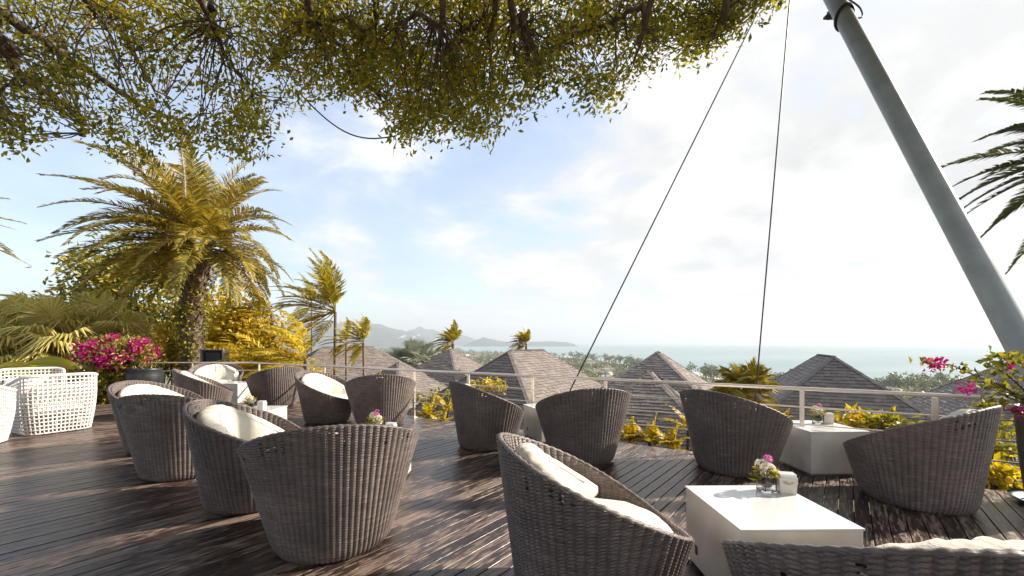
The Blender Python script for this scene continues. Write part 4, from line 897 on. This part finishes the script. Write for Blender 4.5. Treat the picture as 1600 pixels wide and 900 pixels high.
# ------------------------------------------------------------------ white open-weave armchairs
def u_path(wd, dp, rc, n=10):
    """U-shaped plan: open at +x, back at -x"""
    pts = [(dp/2, -wd/2)]
    for k in range(n+1): a = -math.pi/2-k/n*math.pi/2; pts.append((-dp/2+rc+rc*math.cos(a), -wd/2+rc+rc*math.sin(a)))
    for k in range(n+1): a = math.pi-k/n*math.pi/2; pts.append((-dp/2+rc+rc*math.cos(a), wd/2-rc+rc*math.sin(a)))
    pts.append((dp/2, wd/2)); P = np.array(pts); s_ = np.concatenate([[0], np.cumsum(np.linalg.norm(np.diff(P, axis=0), axis=1))]); return P, s_
def make_basket_chair(loc, rz, label, seat='cushion_w'):
    r_ = empty('basket_armchair', loc, rz, label, 'armchair', 'white open weave armchairs at the left')
    P, s_ = u_path(.88, .82, .20); L = s_[-1]
    nv = 46; ss = np.linspace(0, L, nv); X = np.interp(ss, s_, P[:, 0]); Y = np.interp(ss, s_, P[:, 1])
    Ht = .73+.19*np.clip((.40-X)/.80, 0, 1)
    nh = 15; Vt = np.zeros((nv, nh+1, 3))
    for j in range(nh+1):
        f = j/nh; fl = .86+.14*math.sin(min(1, f*1.25)*math.pi/2)
        Vt[:, j] = np.stack([X*fl, Y*fl, .02+(Ht-.02)*f], 1)
    wv = MB()
    for i in range(nv):
        q_ = Vt[i].copy(); wv.tube(q_, .0105, 5, False)
    for j in range(nh+1):
        q_ = Vt[:, j].copy(); nn = unit(np.stack([X, Y, 0*X], 1)); q_ = q_+nn*(.006*np.where(np.arange(nv) % 2 == j % 2, 1, -1))[:, None]; wv.tube(q_, .0115 if j < nh else .012, 5, False)
    # front panel under the seat and inner lining
    for k in range(15): y = (-.36+.72*k/14); wv.tube([(.34, y, .02), (.37, y, .36)], .0105, 5, False)
    for k in range(7): z = .03+.33*k/6; wv.tube([(.345+.03*k/6, -.38, z), (.345+.03*k/6, .38, z)], .0105, 5, False)
    wv.build('weave', M['white_weave'], r_, True)
    MB().tube(Vt[:, nh]+[0, 0, .012], .026, 8).build('rim', M['white_weave'], r_, True)
    bevel(MB().box((.0, 0, .335), (.66, .66, .03)).build('seat_frame', M['white_weave'], r_), .01)
    bevel(MB().box((.02, 0, .40), (.66, .68, .10)).build('seat_cushion', M[seat], r_), .035, 4)
    bevel(MB().box((-.27, 0, .60), (.15, .66, .34), M=Matrix.Rotation(R(-10), 3, 'Y')).build('back_cushion', M['cushion_w'], r_), .06, 5)
    mb = MB()
    for a in (-1, 1): mb.tube([(-.2, a*.30, .58), (.22, a*.33, .56)], [.085, .085], 14)
    mb.build('arm_bolster', M['cushion_w'], r_, True)
    return r_
w0 = make_basket_chair((-7.60, 6.80, .004), R(153), 'white open weave armchair in side view, nearest the wicker group')
make_basket_chair((-9.35, 7.95, .004), R(-42), 'white open weave armchair with a red seat facing the camera', 'red')
copy_thing(w0, (-7.62, 5.55, .004), R(118), 'white open weave armchair cut by the left edge')
# ------------------------------------------------------------------ speaker by the rail, post beside the pot
p = at(336, 568, 12.5); r_ = empty('speaker', (p.x, p.y, 0.0 if False else float(ground_z(p.x, p.y))), R(12), 'grey box speaker on a post behind the cushioned chair', 'speaker'); zb = p.z-r_.location.z
hw = .29
mb = MB()
for q_, d in (((-hw, 0, .22), (.03, .42, .44)), ((hw, 0, .22), (.03, .42, .44)), ((0, 0, .425), (2*hw-.03, .42, .03)), ((0, 0, .015), (2*hw-.03, .42, .03)), ((0, .195, .22), (2*hw-.03, .03, .38))): mb.box((q_[0], q_[1], q_[2]+zb), d)
mb.build('housing', M['speaker'], r_); MB().box((0, .02, zb+.19), (.40, .3, .31)).build('speaker_box', M['speaker_face'], r_); MB().box((0, .05, zb/2), (.08, .08, zb)).build('post', M['speaker'], r_)
p = at(196, 592, 10.6); MB().box((p.x, p.y, .28), (.14, .14, .75)).build('stone_post', M['speaker'], None, False, (p.x, p.y, 0), label='short dark post left of the black round pot', cat='post')
# ------------------------------------------------------------------ far coast: beach trees, forest, houses
def tree_mesh(seed, h=1.0, n=170, slim=False):
    rg = np.random.default_rng(seed); mb = MB(); mb.tube([(0, 0, 0), (.02, 0, .3), (0, .01, .62)], [.03, .022, .01], 5)
    ncl = 16; cs = rg.normal(size=(ncl, 3))*[.16, .16, .17]+[0, 0, .62]; cs[:, 2] = np.clip(cs[:, 2], .25, .95)
    P = np.repeat(cs, n//ncl, 0)+rg.normal(size=(n//ncl*ncl, 3))*.06; return mb, leaf_quads(P, rg.normal(size=P.shape)+[0, 0, .3], .11, .085, .3, rg)
TM = []
for k in range(5):
    mb, q_ = tree_mesh(k); mb.quads(q_); me = mb.mesh('beach_tree', M['far_tree']); TM.append(me)
def far_tree(px, off, h, label, group):
    tx = (px-800)/F; ang = math.atan(tx); s_ = float(shore_r(np.array(math.sin(ang)*100), np.array(math.cos(ang)*100)))+off
    x, y = math.sin(ang)*s_, math.cos(ang)*s_; o = bpy.data.objects.new('beach_tree', random.choice(TM)); col.objects.link(o)
    o.location = (x, y, float(ground_z(x, y))-.3); o.scale = (h*random.uniform(.9, 1.3), h*random.uniform(.9, 1.3), h); o.rotation_euler = (0, 0, random.random()*6)
    return tag(o, label, 'tree', group)
for lo, hi, n, hh, lb, g in ((1078, 1262, 34, (16, 25), 'hazy casuarina in the beach tree row beyond the fan palm', 'beach trees beyond the fan palm'), (1370, 1500, 26, (15, 24), 'hazy casuarina on the shore seen between the two right roofs', 'beach trees between the right roofs'), (880, 1000, 30, (16, 30), 'hazy beach tree left of the sea-facing pyramid roof', 'beach trees left of the pyramid roof'), (1560, 1640, 8, (15, 22), 'hazy shore tree beside the leaning mast', 'beach trees by the mast')):
    for _ in range(n): far_tree(random.uniform(lo, hi), random.uniform(-95, -30), random.uniform(*hh), lb, g)
mb = MB(); rg = np.random.default_rng(3); cnt = 0; QS = []
while cnt < 6500:
    tx = rg.uniform(-1.35, 1.4); d = 260*math.exp(rg.random()*2.9); x, y = tx*d, d; r = math.hypot(x, y)
    if r > shore_r(np.array(x), np.array(y))-60: continue
    nn = mn.noise(Vector((x*.006, y*.006, .4)))
    if nn < -.12: continue
    h = rg.uniform(5, 12)*(1 if d < 900 else 1.5); z = float(ground_z(x, y)); k = 22
    P = np.array([x, y, z+h*.55])+rg.normal(size=(k, 3))*[h*.26, h*.26, h*.22]; QS.append(leaf_quads(P, rg.normal(size=P.shape)+[0, 0, .2], h*.34, h*.28, .3, rg)); cnt += 1
mb.quads(np.concatenate(QS)).build('forest', M['far_tree'], None, kind='stuff', label='hazy wooded plain between the villas and the shore', cat='forest')
def far_house(x, y, wd, dp, h, rz, label, group, z=None):
    z = float(ground_z(x, y)) if z is None else z; r_ = empty('coast_house', (x, y, z), rz, label, 'house', group)
    MB().box((0, 0, h/2-1), (wd, dp, h+2)).build('wall', M['far_wall'], r_)
    a, b_, ht = wd/2+.8, dp/2+.8, h*.45; V = [(-a, -b_, h), (a, -b_, h), (a, b_, h), (-a, b_, h), (-a*.5, 0, h+ht), (a*.5, 0, h+ht)]
    MB().add(V, [[0, 1, 5, 4], [1, 2, 5, 5], [2, 3, 4, 5], [3, 0, 4, 4], [0, 3, 2, 1]]).build('roof', M['far_roof'], r_)
for lo, hi, dlo, dhi, n, lb, g, sz in ((1375, 1470, 430, 520, 13, 'low pale house by the shore between the two right roofs', 'houses between the right roofs', (10, 20)), (990, 1110, 480, 700, 14, 'pale house on the plain beside the sea-facing pyramid roof', 'houses on the plain', (10, 22)), (880, 960, 600, 900, 10, 'white house among trees right of the broad middle roof', 'houses right of the middle roof', (12, 22)), (600, 780, 900, 2200, 18, 'tiny pale house on the coastal plain above the left roofs', 'houses above the left roofs', (16, 34))):
    for _ in range(n):
        px = random.uniform(lo, hi); d = random.uniform(dlo, dhi); wd = random.uniform(*sz); far_house((px-800)/F*d, d, wd, wd*.6, random.uniform(3.5, 6.5), random.random()*3, lb, g)
for _ in range(26):
    px = random.gauss(632, 26); d = random.uniform(6900, 7300); wd = random.uniform(25, 60); far_house((px-800)/F*d, d, wd, 25, random.uniform(10, 22), random.random(), 'white building on the far hillside town', 'hillside town buildings', SEA+(F and (HY+5-random.uniform(524, 536))/F*d))
# ------------------------------------------------------------------ haze
HZ = MB().box((0, 0, (620+SEA-6)/2), (96000, 96000, 620-(SEA-6)))
m = bpy.data.materials.new('haze_air'); m.use_nodes = True; t = m.node_tree; t.nodes.clear()
pv = N(t, 'ShaderNodeVolumePrincipled', i_Density=.00013, i_Anisotropy=.2); pv.inputs['Color'].default_value = (.82, .91, 1, 1)
ou = N(t, 'ShaderNodeOutputMaterial'); t.links.new(pv.outputs[0], ou.inputs['Volume'])
HZ.build('haze', m, None, kind='stuff')
